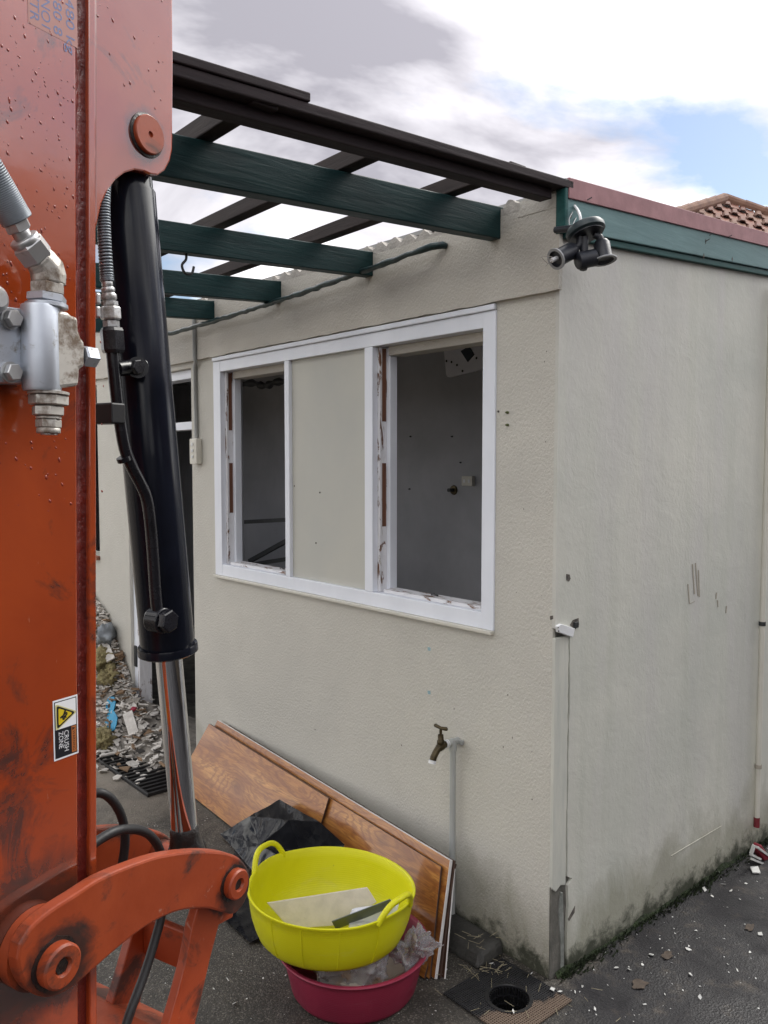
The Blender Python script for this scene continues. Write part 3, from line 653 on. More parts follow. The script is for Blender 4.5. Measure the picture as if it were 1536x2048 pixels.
# ------------------------------------------------------------------ tap
tp = bthing('garden_tap', 'tarnished brass garden tap on a grey standpipe against the wall', 'tap')
e = BF.X(905, 1484, -.028); ty, tz = e.y, e.z
MB().tube([(-.026, ty, 0.0), (-.026, ty, tz - .022)], .0105, 14).build('standpipe', M['pvc'], tp, smooth=60)
MB().tube([(-.026, ty, tz - .030), (-.026, ty, tz + .008)], [.0135, .0135], 14).build('elbow', M['pvc'], tp, smooth=60)
MB().tube([(-.001, ty, tz), (-.05, ty, tz)], .0115, 12).build('elbow_outlet', M['pvc'], tp, smooth=60)
MB().box(-.012, -.0006, ty - .028, ty + .014, tz - .008, tz + .006).build('saddle_clip', M['greycond'], tp, bevel=.002)
for k in range(2): MB().lathe([(.0105, 0), (.0138, 0), (.0138, .004), (.0105, .004)], (-.051 - k * .007, ty, tz), (-1, 0, 0), 18, close=True).build('seal_ring', M['whiteplastic'], tp, smooth=50)
MB().tube(spline([(-.05, ty, tz), (-.075, ty, tz - .002), (-.095, ty, tz - .008), (-.112, ty, tz - .026), (-.119, ty, tz - .040)], 5), [.0105] * 5 + [.0135] * 5 + [.0115] * 11, 14).build('tap_body', M['brass'], tp, smooth=60)
MB().lathe([(.0085, 0), (.0125, 0), (.0125, .010), (.0085, .010)], (-.120, ty, tz - .040), (-.25, 0, -1), 18, close=True).build('spout_ring', M['whiteplastic'], tp, smooth=50)
MB().lathe([(.0105, 0), (.0125, .004), (.0125, .014), (.010, .017), (.009, .034), (.0048, .036), (.0048, .056)], (-.083, ty, tz + .003), (0, 0, 1), 16).build('spindle', M['brass'], tp, smooth=45)
MB().tube([(-.083, ty - .029, tz + .061), (-.083, ty - .024, tz + .062), (-.083, ty, tz + .059), (-.083, ty + .024, tz + .062), (-.083, ty + .029, tz + .061)], [.0045, .0065, .0055, .0065, .0045], 10).build('tap_handle', M['brass'], tp, smooth=60)

# ------------------------------------------------------------------ things inside the room
fan = bthing('wall_fan_cover', 'pale square exhaust fan cover hanging loose high on the inner wall', 'fan cover')
XB = 1.75
P = [BF.X(*t, XB - .03) for t in ((884, 668), (962, 650), (966, 738), (892, 756))]
cn = [P[0].lerp(P[2], .5)] * 1
def rquad(P, r, n=5):
    out = []
    for i in range(4):
        a, b_, c_ = P[i - 1], P[i], P[(i + 1) % 4]; u = (a - b_).normalized() * r; w = (c_ - b_).normalized() * r
        for k in range(n + 1):
            t = k / n; out.append((1 - t) ** 2 * (b_ + u) + 2 * t * (1 - t) * b_ + t * t * (b_ + w))
    return out
MB().prism(rquad(P, .03), (.029, 0, 0)).build('cover', simple('pale_fan_plastic', (.80, .80, .84), (.72, .72, .76), 5, .4), fan, bevel=.006)
P = [BF.X(*t, XB - .036) for t in ((921, 702), (938, 692), (948, 709), (935, 724))]
MB().prism(P, (.0055, 0, 0)).build('fan_opening', simple('dark_blue_opening', (.01, .02, .03)), fan)
for px, py in ((903, 724), (914, 730), (925, 742), (953, 716), (893, 722)):
    q = BF.X(px, py, XB - .034); MB().lathe([(.008, 0), (.006, .003)], q, (-1, 0, 0), 8).build('screw_hole', M['dark'], fan)
q = BF.X(940, 962, XB)
so = bthing('power_socket', 'small cream power socket on the dark inner wall', 'socket')
MB().box(XB - .03, XB - .0008, q.y - .045, q.y + .045, q.z - .03, q.z + .03).build('socket_plate', M['creamplastic'], so, bevel=.004)
for d in (-.02, .02): MB().box(XB - .033, XB - .0302, q.y + d - .008, q.y + d + .008, q.z - .01, q.z + .01).build('switch_rocker', M['whiteplastic'], so, bevel=.001)
q = BF.X(908, 980, XB)
po = bthing('pipe_outlet', 'round rusty pipe outlet beside the power socket inside', 'pipe outlet')
MB().lathe([(.032, 0), (.028, .008), (.014, .01)], (XB - .0008, q.y, q.z), (-1, 0, 0), 18).build('flange', M['brass'], po, smooth=40)
MB().tube([(XB - .01, q.y, q.z), (XB - .05, q.y, q.z)], .012, 10).build('stub_pipe', M['dark'], po, smooth=50)
for k, (px, py) in enumerate(((822, 873), (905, 873), (820, 978), (922, 925))):
    q = BF.X(px, py, XB); o = MB().lathe([(.006, 0), (.004, .012), (.002, .014)], (XB - .0005, q.y, q.z), (-1, 0, 0), 7).build('wall_screw', M['dark'])
    tag(inB(o), ['dark screw left in the inner wall, upper left of four', 'dark screw left in the inner wall, upper right of four', 'dark screw left in the inner wall, lower left of four', 'dark screw left in the inner wall above the socket'][k], 'screw', 'screws in the inner wall')
cbl = MB().tube(spline([BF.X(*t, 1.1) for t in ((470, 772), (505, 766), (530, 772), (552, 764), (590, 762), (640, 752))], 5), [.022 + .008 * math.sin(i * 1.7) for i in range(26)], 8).build('cable_bundle', M['dark'], smooth=60)
tag(inB(cbl), 'dark sagging cable bundle under the ceiling behind the left opening', 'cable')
rk = bthing('steel_rack', 'dark steel rack of bars standing in the room behind the left opening', 'rack')
XR = 1.2
ry = [BF.X(498, 1042, XR), BF.X(600, 1035, XR)]
for nm, a, b_ in (('rail', (470, 1045), (640, 1036)), ('brace', (500, 1122), (640, 1045)), ('rail', (470, 1134), (640, 1108)), ('rail', (470, 1160), (640, 1135))):
    A_, B_ = BF.X(*a, XR + (.03 if nm == 'brace' else 0)), BF.X(*b_, XR + (.03 if nm == 'brace' else 0)); MB().bar(A_, B_, .03, .028).build(nm, M['dark'], rk)
for px in (474, 636):
    A_ = BF.X(px, 1040, XR); MB().box(XR - .035, XR - .016, A_.y - .015, A_.y + .015, .012, A_.z + .02).build('upright', M['dark'], rk)

# ------------------------------------------------------------------ laminate planks leaning on the wall
def plank(TL, TR, BR, BL, th, face, edge, label, sub=0):
    TL, TR, BR, BL = (Vector(v) for v in (TL, TR, BR, BL))
    o_ = BL; ux = (BR - BL).normalized(); n = ux.cross((TL - BL)).normalized()
    if n.dot(Vector((-1, 0, 0))) < 0: n = -n
    uy = n.cross(ux).normalized()
    if uy.z < 0: uy = -uy
    Rm = Matrix((ux, uy, n)).transposed().to_4x4(); Rm.translation = o_; inv = Rm.inverted()
    c = [inv @ v for v in (BL, BR, TR, TL)]
    c = [Vector((v.x, v.y, 0)) for v in c]
    mb = MB().hexa([(v.x, v.y, -th) for v in c] + [(v.x, v.y, 0) for v in c])
    o = mb.build('laminate_plank', face)
    o.data.materials.append(edge)
    zmax = 0
    for p_ in o.data.polygons: p_.material_index = 0 if p_.normal.z > .9 else 1
    bv = o.modifiers.new('b', 'BEVEL'); bv.width = .0012; bv.segments = 1
    Wm = Matrix.Translation((C0.x, C0.y, 0)) @ Matrix.Rotation(BF.a, 4, 'Z') @ Rm
    o.matrix_world = Wm
    return tag(o, label, 'plank', 'laminate planks against the wall')
xt = -.052
TLf, TRf = BF.X(418, 1447, xt), BF.X(929, 1737, xt)
BLf, BRf = BF.G(352, 1567, .012), BF.G(848, 1958, .004)
mT, mB = BF.X(691, 1602, xt), None
# the front skin is two planks butted end to end: the joint falls where the top edge reaches x=691
s_ = (mT - TLf).dot(TRf - TLf) / (TRf - TLf).length_squared
Tm, Bm = TLf.lerp(TRf, s_), BLf.lerp(BRf, s_ + .0)
gap = (TRf - TLf).normalized() * .002
plank(TLf, Tm - gap, Bm - gap, BLf, .008, M['lam'], M['lamedge'], 'left of the two front laminate planks, orange-brown with a swirly knot')
plank(Tm + gap, TRf, BRf, Bm + gap, .008, M['lam'], M['lamedge'], 'right front laminate plank, behind the yellow tub')
def layer(dx, dl, dr, up, face, edge, label, th=.008):
    u = (TRf - TLf).normalized(); v = (TLf - BLf).normalized(); n = Vector((dx, 0, 0))
    return plank(TLf + n + u * dl + v * up, TRf + n + u * dr + v * up, BRf + n + u * dr, BLf + n + u * dl, th, face, edge, label)
layer(.0115, .05, .012, -.004, M['lam'], M['lamedge'], 'second laminate plank, just behind the front pair')
layer(.024, .02, .022, .022, M['lam'], M['whiteedge'], 'third laminate plank, its brown face showing above the front pair', .0125)
layer(.040, .10, .030, .016, M['lamedge'], M['lamedge'], 'thin dark plank near the back of the stack', .006)
layer(.048, .12, .040, -.012, M['lamedge'], M['whiteedge'], 'rearmost plank of the stack with a white edge, nearest the wall', .006)

# ------------------------------------------------------------------ basins
def crumple(mb_v, amp, sc, seed): return [Vector(v) + noise.noise_vector(Vector(v) * sc + Vector((seed, seed * 2, 0))) * amp + noise.noise_vector(Vector(v) * sc * 2.7 + Vector((0, seed, 3))) * amp * .45 for v in mb_v]
bc = hit(708, 1882, (0, 0, 1), .14); bx, by = bc.x, bc.y
BR_ = .222
rb = empty('basin', (bx, by, 0), 0, 'round crimson plastic wash basin under the yellow tub', 'basin')
MB().lathe([(r_, z_ * .70) for r_, z_ in [(0, .0), (.165, .0), (.178, .006), (.187, .025), (.209, .16), (.214, .186), (.219, .190), (.2255, .192), (.228, .198), (.226, .2035), (.219, .204), (.213, .199), (.205, .185), (.182, .030), (.170, .016), (0, .015)]], (0, 0, 0), n=64).build('shell', M['redbasin'], rb, smooth=50)
# stuff inside the basin: pale tiles under the yellow tub
yc = hit(660, 1770, (0, 0, 1), .311); yx, yy = yc.x, yc.y
YR = .236
yt = empty('rubber_tub', (yx, yy, .166), 0, 'bright yellow flexible tub with two handles, stacked on the crimson basin', 'tub')
yt.rotation_euler = (R_(-1.0), R_(2.2), 0); yt.scale = (1.055, 1.055, 1)
prof = [(0, .0), (.178, .0), (.194, .006), (.204, .022), (.214, .055), (.224, .10), (.231, .155), (.2345, .192), (.2375, .197), (.2365, .202), (.2325, .203), (.2295, .199), (.226, .16), (.219, .105), (.209, .06), (.199, .029), (.188, .014), (0, .012)]
NS = 96; tb = MB(); tb.lathe(prof, (0, 0, 0), n=NS)
ha = [math.atan2(.12, -.20), math.atan2(-.135, .17)]   # handle directions
for i, v in enumerate(tb.v):
    x, y_, z = v; r = math.hypot(x, y_); t = math.atan2(y_, x)
    if r > .19:
        for h_ in ha:
            d = abs((t - h_ + math.pi) % (2 * math.pi) - math.pi)
            if d < .62: z += .010 * (math.cos(d / .62 * math.pi) * .5 + .5) * max(0, (z - .09) / .11)
        z -= .004 * math.sin(2 * t + .6) * (z / .2)
        tb.v[i] = (x, y_, z)
tb.v = [(x, y_, z * .72) for x, y_, z in tb.v]
ys_ = tb.build('shell', M['yellowtub'], yt, smooth=60)
for k in range(26):   # moulded ribs on the outer skin
    z = .05 + k * .0052
for h_ in ha:
    pts = []
    for k in range(25):
        u = -1 + 2 * k / 24; a = h_ + u * .30; rise = (1 - abs(u) ** 3.2); rr_ = .2345 + .010 * rise
        pts.append((rr_ * math.cos(a), rr_ * math.sin(a), .140 + .055 * rise))
    MB().tube(pts, .0085, 10, flat=1.0).build('handle', M['yellowtub'], yt, smooth=60)
for a in (-2.25, -1.85, -1.42, -.95):
    MB().tube([(r_ * math.cos(a), r_ * math.sin(a), z_ * .72) for r_, z_ in ((.2045, .022), (.2145, .055), (.2245, .10), (.2315, .155), (.2345, .188))], .0016, 6).build('rib', M['yellowtub'], yt)
# things in the yellow tub
def worldz(px, py, z): return hit(px, py, (0, 0, 1), z - .055)
sp_ = [worldz(534, 1806, .325), worldz(735, 1775, .335), worldz(756, 1806, .30), worldz(690, 1850, .245), worldz(575, 1850, .23)]
n = (sp_[1] - sp_[0]).cross(sp_[3] - sp_[0]).normalized()
if n.z < 0: n = -n
d0 = n.dot(sp_[0]); sp_ = [p_ - n * (n.dot(p_) - d0) for p_ in sp_]
o = MB().prism(sp_, n * -.012).build('tile_slab', M['slab'], bevel=.002); tag(o, 'cream tile slab lying inside the yellow tub', 'slab')
a, b_ = worldz(668, 1846, .30), worldz(784, 1802, .355)
o = MB().bar(a + Vector((0, -.012, 0)), b_ + Vector((0, -.012, 0)), .003, .052, up=(0, -.55, .83)).build('scraper_blade', M['bladegrey'], bevel=.001); tag(o, 'flat grey metal scraper blade lying in the yellow tub', 'blade')
cl = MB(); NX, NY = 26, 12
A0, A1, A2 = worldz(700, 1850, .285), worldz(796, 1826, .315), worldz(760, 1818, .30)
for j in range(NY):
    for i in range(NX):
        u, v = i / (NX - 1), j / (NY - 1); p_ = A0.lerp(A1, u) + Vector((.01, .085, 0)) * (v - .35)
        p_.z += .028 * math.sin(math.pi * min(1, max(0, v))) + .007 * math.sin(v * 19 + u * 3) + .006 * noise.noise(p_ * 30); cl.v.append(tuple(p_))
for j in range(NY - 1):
    for i in range(NX - 1): cl.f.append((j * NX + i, j * NX + i + 1, (j + 1) * NX + i + 1, (j + 1) * NX + i))
o = cl.build('folded_cloth', M['cloth'], smooth=80); tag(o, 'white folded cloth tucked by the handle in the yellow tub', 'cloth')
so_ = o.modifiers.new('s', 'SOLIDIFY'); so_.thickness = .004
# contents of the crimson basin
o = MB(); rr = random.Random(3)
for k in range(6):
    a = rr.uniform(0, 6.28); r0 = rr.uniform(0, .09); cx, cy = bx + r0 * math.cos(a), by + r0 * math.sin(a); t = rr.uniform(0, 3)
    ux, uy = Vector((math.cos(t), math.sin(t), rr.uniform(-.1, .1))) * rr.uniform(.04, .08), Vector((-math.sin(t), math.cos(t), 0)) * rr.uniform(.03, .07)
    cc = Vector((cx, cy, .015 + .015 * k)); o.prism([cc - ux - uy, cc + ux - uy, cc + ux + uy, cc - ux + uy], (0, 0, .012))
o = o.build('tile_scraps', M['slab'], bevel=.001); tag(o, 'pile of pale tile scraps in the crimson basin under the tub', 'tile scraps', kind='stuff')
def film(name, pts, mat, seed, label, cat, amp=.02, sc=20, sub=5):
    # crushed film: a closed crumpled skin with many sharp creases
    bm = bmesh.new(); bmesh.ops.create_icosphere(bm, subdivisions=sub, radius=1)
    P = [Vector(p_) for p_ in pts]; me = bpy.data.meshes.new(name); c_ = sum(P, Vector()) / len(P)
    for v in bm.verts:
        d = v.co.normalized(); w = [max(0, d.dot((p_ - c_).normalized())) ** 5 for p_ in P]; r = sum(a_ * (p_ - c_).length for a_, p_ in zip(w, P)) / (sum(w) + 1e-4) if sum(w) > .02 else .02
        q_ = c_ + d * r; nv = q_ * sc + Vector((seed, 0, 0)); f1 = abs(noise.noise(nv)) * 2; f2 = abs(noise.noise(nv * 2.3 + Vector((0, 3, 0)))) * 2; f3 = abs(noise.noise(nv * 4.9)) * 2
        v.co = q_ + d * amp * (1.0 - 1.9 * f1 - .8 * f2 - .4 * f3) + noise.noise_vector(nv * 1.7) * amp * .9
    bm.to_mesh(me); bm.free(); me.materials.append(mat); me.polygons.foreach_set('use_smooth', [True] * len(me.polygons)); me.set_sharp_from_angle(angle=R_(28))
    o = bpy.data.objects.new(name, me); COL.objects.link(o); return tag(o, label, cat)
film('plastic_wrapping', [worldz(782, 1890, .2), worldz(812, 1870, .23), worldz(866, 1868, .25), worldz(872, 1885, .22), worldz(845, 1920, .19), worldz(800, 1935, .17), worldz(790, 1915, .19)], M['film'], 4, 'crumpled clear plastic wrapping bulging from the crimson basin rim', 'wrapping')
film('plastic_bag', [worldz(640, 1945, .18), worldz(700, 1950, .18), worldz(770, 1935, .185), worldz(745, 1905, .16), worldz(660, 1925, .16)], M['film'], 9, 'flattened clear plastic bag squeezed between tub and basin', 'bag', .012)

# ------------------------------------------------------------------ black bin liner draped over the planks
def sheet(name, tris, verts, mat, label, cat, sub=4, amp=.012, sc=12, seed=0):
    bm = bmesh.new(); vs = [bm.verts.new(v) for v in verts]
    for t in tris: bm.faces.new([vs[i] for i in t])
    bmesh.ops.subdivide_edges(bm, edges=bm.edges, cuts=1, use_grid_fill=True)
    for _ in range(sub):
        bmesh.ops.subdivide_edges(bm, edges=bm.edges, cuts=1, use_grid_fill=True)
    bmesh.ops.triangulate(bm, faces=bm.faces)
    bm.normal_update()
    for v in bm.verts:
        p_ = v.co * sc; n1 = 1 - abs(noise.noise(p_ + Vector((seed, 0, 0)))) * 2; n2 = 1 - abs(noise.noise(p_ * 2.3 + Vector((0, seed, 0)))) * 2
        fold = math.sin((v.co.y * 1.0 - v.co.z * 1.6) * 17 + 4 * noise.noise(v.co * 3)) * (.3 + .8 * noise.noise(v.co * 4))
        v.co += Vector((-.5, -.2, .6)) * amp * (n1 * .55 + n2 * .35 + fold * .5 - .3)
        v.co.z = max(v.co.z, .003)
    me = bpy.data.meshes.new(name); bm.to_mesh(me); bm.free(); me.materials.append(mat)
    me.polygons.foreach_set('use_smooth', [True] * len(me.polygons)); me.set_sharp_from_angle(angle=R_(75))
    o = bpy.data.objects.new(name, me); COL.objects.link(o); tag(o, label, cat); return inB(o)
g_ = lambda x, y_, z=.01: BF.G(x, y_, z)
def onplank(px, py, off=.02):
    n = (BRf - BLf).cross(TLf - BLf).normalized()
    if n.x > 0: n = -n
    r = ray(px, py); d = Vector((r.dot(BF.x), r.dot(BF.y), r.z)); o_ = BF.loc(O); t = (n.dot(BLf) + off - n.dot(o_)) / n.dot(d); return o_ + d * t
V_ = [onplank(560, 1600, .05), onplank(500, 1632, .03), g_(440, 1668, .02), g_(470, 1700, .01), g_(520, 1760, .01), onplank(640, 1645, .06), onplank(690, 1690, .05), g_(640, 1760, .09), g_(452, 1780, .02), g_(440, 1830, .01), g_(500, 1885, .01), g_(560, 1860, .03), onplank(578, 1640, .055), g_(520, 1690, .07), g_(600, 1705, .09)]
sheet('bin_liner', [(0, 1, 12), (0, 12, 5), (1, 2, 13), (1, 13, 12), (2, 3, 13), (12, 13, 14), (12, 14, 5), (5, 14, 6), (3, 4, 13), (13, 4, 7), (13, 7, 14), (14, 7, 6), (3, 8, 4), (8, 9, 10), (8, 10, 4), (4, 10, 11), (4, 11, 7)], V_, M['bag'], 'crumpled black bin liner peaked against the planks behind the tub', 'bin liner', sub=4, amp=.011, sc=6, seed=2)

# ------------------------------------------------------------------ drain cover
dr = bthing('drain_cover', 'black mesh floor drain cover with round basket at the building corner', 'drain cover')
def meshmat():
    m = Mat('drain_mesh_plastic', .45); s = m.sep()
    k = m.math('ADD', m.math('MULTIPLY', s[1], -6.), m.math('MULTIPLY', s[0], -2.2)); k = m.math('ADD', k, m.math('MULTIPLY', m.noise(14, 5, .7), .9))
    m.color(m.mix(m.ramp(k, [(.88, 0), (1.05, .85)]), m.ramp(m.noise(25), [(.3, (.012, .012, .014)), (.7, (.024, .024, .027))]), (.16, .115, .085))); return m.m
gm = MB(); N_ = 34; hx, hy, hr = -.166, .020, .060
x0, x1, y0, y1 = DX0 - .012, DX1 + .012, DY0 - .012, DY1 + .012
dx, dy = (x1 - x0) / N_, (y1 - y0) / N_
for i in range(N_):
    for j in range(N_):
        cx, cy = x0 + (i + .5) * dx, y0 + (j + .5) * dy
        if math.hypot(cx - hx, cy - hy) < hr + .001: continue
        a, b_ = dx / 2, dy / 2; s1, s2 = a * .56, b_ * .56
        o4 = [(cx - a, cy - b_), (cx + a, cy - b_), (cx + a, cy + b_), (cx - a, cy + b_)]; i4 = [(cx - s1, cy - s2), (cx + s1, cy - s2), (cx + s1, cy + s2), (cx - s1, cy + s2)]
        base = len(gm.v); gm.v += [(*q, .0065) for q in o4] + [(*q, .0065) for q in i4] + [(*q, .001) for q in i4]
        for k in range(4): gm.f += [(base + k, base + (k + 1) % 4, base + 4 + (k + 1) % 4, base + 4 + k), (base + 4 + k, base + 4 + (k + 1) % 4, base + 8 + (k + 1) % 4, base + 8 + k)]
mm_ = meshmat()
tag(gm.build('mesh_plate', mm_, dr, recalc=False))
MB().lathe([(hr - .001, .001), (hr + .009, .001), (hr + .010, .008), (hr, .0085), (hr - .002, .006)], (hx, hy, 0), n=40, close=True).build('basket_rim', M['black'], dr, smooth=50)
for k in range(36):
    a = 2 * math.pi * k / 36; MB().box(hx + (hr - .004) * math.cos(a) - .0022, hx + (hr - .004) * math.cos(a) + .0022, hy + (hr - .004) * math.sin(a) - .0022, hy + (hr - .004) * math.sin(a) + .0022, -.09, .0012).build('basket_bar', M['black'], dr)
for z in (-.025, -.05, -.075): MB().lathe([(hr - .007, z), (hr - .0015, z), (hr - .0015, z + .006), (hr - .007, z + .006)], (hx, hy, 0), n=36, close=True).build('basket_ring', M['black'], dr, smooth=50)

# concrete kerb stub beside the drain, and the black drain grating by the door
k = MB(); P = [g_(893, 1888, 0), g_(985, 1942, 0)]
k.hexa([(-.135, .17, 0), (-.012, .17, 0), (-.012, .9, 0), (-.125, .9, 0), (-.105, .185, .045), (-.012, .175, .055), (-.012, .9, .055), (-.10, .9, .045)])
o = k.build('kerb', simple('wet_dark_concrete', (.05, .048, .043), (.02, .02, .018), 14, .6, bump=.7, bscale=70, bdist=.006), bevel=.014); tag(inB(o), 'low dark concrete kerb along the foot of the window wall', 'kerb')
gr = bthing('drain_grating', 'black slatted drain grating by the doorway, half under rubble', 'grating')
A_, B_, C_ = g_(240, 1502), g_(345, 1612), g_(345, 1500)
u = (B_ - A_).normalized(); 
MBg = None
gx0, gx1, gy0, gy1 = -.33, -.02, 2.10, 3.0
for k in range(22):
    y_ = gy0 + (gy1 - gy0) * k / 21; MB().box(gx0 + .0125, gx1 - .0125, y_ - .008, y_ + .008, .002, .016).build('slat', M['black'], gr)
for x_ in (gx0, gx1 - .012): MB().box(x_, x_ + .012, gy0 - .012, gy1 + .012, .001, .018).build('edge_bar', M['black'], gr, bevel=.002)

# ------------------------------------------------------------------ rubble by the doorway
def shard(mb, c, s, rnd, flat=.25):
    n = rnd.choice((3, 4, 4, 5)); t0 = rnd.uniform(0, 6.28); nrm = Vector((rnd.gauss(0, .35), rnd.gauss(0, .35), 1)).normalized(); u, w, a = basis(nrm)
    el = rnd.choice((1, 1, .5, .3)); pts = [Vector(c) + (u * math.cos(t0 + 6.283 * i / n) + w * math.sin(t0 + 6.283 * i / n) * el) * s * rnd.uniform(.6, 1.2) for i in range(n)]
    mb.prism(pts, nrm * s * flat * rnd.uniform(.4, 1.3))
HW = ((2.2, .0), (2.4, .045), (2.6, .09), (2.8, .16), (2.95, .22), (3.08, .36), (3.22, .48), (3.32, .60), (3.6, .72), (4.2, .75), (5.2, .2))
def pileh(x, y_):
    if y_ <= HW[0][0] or y_ >= HW[-1][0]: hw = 0
    else:
        for (a, p1), (b2, p2) in zip(HW, HW[1:]):
            if a <= y_ <= b2: hw = p1 + (p2 - p1) * (y_ - a) / (b2 - a); break
    k = min(1, max(0, (y_ - 2.7) / .35))
    return hw * math.exp(-(x / .15) ** 2 if x < 0 else -(x / .35) ** 2) + .085 * math.exp(-((x + .12) / .22) ** 2) * k
mats = {'white': simple('white_plaster_shard', (.68, .65, .60), (.46, .43, .39), 20, .85), 'grey': simple('grey_rubble', (.34, .31, .27), (.18, .165, .145), 20, .9), 'brown': simple('splintered_timber', (.26, .17, .10), (.12, .075, .045), 20, .85), 'dark': simple('dark_rubble', (.05, .045, .04), (.025, .022, .02), 20, .9)}
hb = MB(); nx, ny = 26, 46
for j in range(ny):
    for i in range(nx):
        x = -.75 + 1.1 * i / (nx - 1); y_ = 2.25 + 3.0 * j / (ny - 1); x = min(x, -.004) if not (DY_0 + .1 < y_ < DY_1 - .1) else x
        hb.v.append((x, y_, max(-.01, pileh(x, y_) - .012 + .02 * noise.noise((x * 9, y_ * 9, 0)))))
for j in range(ny - 1):
    for i in range(nx - 1): hb.f.append((j * nx + i, j * nx + i + 1, (j + 1) * nx + i + 1, (j + 1) * nx + i))
o = hb.build('rubble_heap', mats['grey'], smooth=80, recalc=False); tag(inB(o), 'heap of grey plaster dust and rubble against the far wall', 'rubble', kind='stuff')
for nm, cnt, smin, smax, seed in (('white', 1150, .006, .034, 31), ('grey', 560, .008, .036, 32), ('brown', 240, .01, .045, 33), ('dark', 190, .01, .03, 34)):
    rnd = random.Random(seed); mb = MB()
    for k in range(cnt):
        y_ = rnd.gauss(3.1, .38); x = -.02 - abs(rnd.gauss(0, .17)) if rnd.random() < .85 else rnd.uniform(-.02, .12)
        if y_ < 2.35 or y_ > 4.9: continue
        if y_ < 2.9 and rnd.random() < .45: continue
        if not (DY_0 + .1 < y_ < DY_1 - .1): x = min(x, -.03)
        s = rnd.uniform(smin, smax); shard(mb, (x, y_, pileh(x, y_) + s * .15 + rnd.uniform(0, .012)), s, rnd)
    o = mb.build(nm + '_rubble', mats[nm]); o.name = {'white': 'plaster_rubble', 'grey': 'concrete_rubble', 'brown': 'timber_rubble', 'dark': 'soil_rubble'}[nm]
    tag(inB(o), {'white': 'scattered white plaster shards around the doorway rubble', 'grey': 'scattered grey concrete fragments around the doorway rubble', 'brown': 'splintered brown timber bits in the doorway rubble', 'dark': 'dark lumps of soil in the doorway rubble'}[nm], 'rubble', kind='stuff')
# pieces one can pick out in the heap
def blob(name, c, r, mat, label, cat, amp=.35, sc=3, seed=0, sub=3):
    bm = bmesh.new(); bmesh.ops.create_icosphere(bm, subdivisions=sub, radius=1)
    for v in bm.verts:
        d = v.co.copy(); f = 1 + amp * noise.noise(d * sc + Vector((seed, 0, 0))) + amp * .6 * noise.noise(d * sc * 2.6 + Vector((0, seed, 0)))
        v.co = Vector((d.x * r[0], d.y * r[1], d.z * r[2])) * f
    me = bpy.data.meshes.new(name); bm.to_mesh(me); bm.free(); me.materials.append(mat); me.polygons.foreach_set('use_smooth', [True] * len(me.polygons))
    o = bpy.data.objects.new(name, me); COL.objects.link(o); o.location = BF.world(c); return tag(o, label, cat)
ins = simple('yellow_insulation', (.36, .31, .15), (.20, .16, .08), 30, .95, bump=1, bscale=60, bdist=.02)
for k, (px, py, r, lb) in enumerate(((214, 1320, .10, 'upper tuft of yellow insulation wool on the rubble heap'), (225, 1352, .085, 'middle tuft of yellow insulation wool, with dark hollow below'), (205, 1480, .08, 'low tuft of yellow insulation wool beside the arm'))):
    q = BF.X(px, py, -.07 if k < 2 else -.24); blob('insulation_tuft', (q.x, q.y, q.z), (r * .8, r, r * .7), ins, lb, 'insulation', .55, 2.6, k * 5, 4)['group'] = 'insulation tufts in the rubble'
blue = simple('bright_blue_plastic', (.03, .30, .50), (.02, .22, .40), 14, .5)
bp = bthing('blue_plastic_panel', 'torn bright blue plastic sheet with round holes on the rubble', 'plastic sheet')
n_b = Vector((-.75, -.25, .6)).normalized()
q0 = BF.X(222, 1430, -.15)
def blobring(cx, cz, r, seed):
    out = []
    for i in range(18):
        a = 6.283 * i / 18; rr_ = r * (1 + .22 * noise.noise((math.cos(a) * 2 + seed, math.sin(a) * 2, 0))); out.append((cx + rr_ * math.cos(a), cz + rr_ * math.sin(a) * .85))
    return out
ub, wb, _ = basis(n_b)
for (cx, cz, r, sd_) in ((-.045, .04, .062, 1), (.04, -.035, .07, 2)):
    MB().prism([q0 + Vector((0, -1, 0)) * a + Vector((.35, 0, .8)).normalized() * b2 for a, b2 in blobring(cx, cz, r, sd_)], n_b * .008).build('sheet_lobe', blue, bp, bevel=.002)
    MB().lathe([(.014, 0), (.013, .002)], q0 + Vector((0, -1, 0)) * cx + Vector((.35, 0, .8)).normalized() * cz + n_b * .0085, n_b, 12).build('sheet_hole', mats['dark'], bp)
for k, (pa, pb, w, lb, mt) in enumerate((((255, 1425), (268, 1468), .055, 'chalky plasterboard offcut standing in the rubble beside the blue sheet', 'white'), ((272, 1496), (322, 1496), .03, 'short white timber offcut lying on the drain grating', 'white'), ((268, 1570), (286, 1556), .03, 'flat white plaster piece lying on the concrete before the grating', 'white'), ((276, 1550), (298, 1552), .016, 'thin white sliver on the edge of the grating', 'white'), ((200, 1512), (262, 1498), .018, 'pale broken batten lying across the rubble edge', 'white'), ((283, 1455), (320, 1475), .014, 'pale stick lying in the rubble before the door', 'white'), ((208, 1395), (240, 1402), .03, 'small white board fragment above the blue sheet', 'white'), ((205, 1280), (222, 1320), .05, 'bent white sheet metal strip at the top of the rubble heap', 'white'))):
    zt_ = .03 if k not in (0, 6, 7) else (.10 if k == 0 else (.16 if k == 6 else .5))
    if k in (0, 6, 7): A_, B_ = BF.X(*pa, (-.10 if k == 0 else -.07)), BF.X(*pb, (-.12 if k == 0 else -.09))
    else: A_, B_ = g_(*pa, zt_ if k in (1, 4, 5) else .008), g_(*pb, zt_ if k in (1, 4, 5) else .008)
    o = MB().bar(A_, B_, w, .010 if k != 1 else .022, up=(-.5, -.3, .8) if k in (0, 6, 7) else (0, 0, 1)).build('board_offcut', mats[mt], bevel=.002); tag(inB(o), lb, 'offcut', 'offcuts in the rubble')
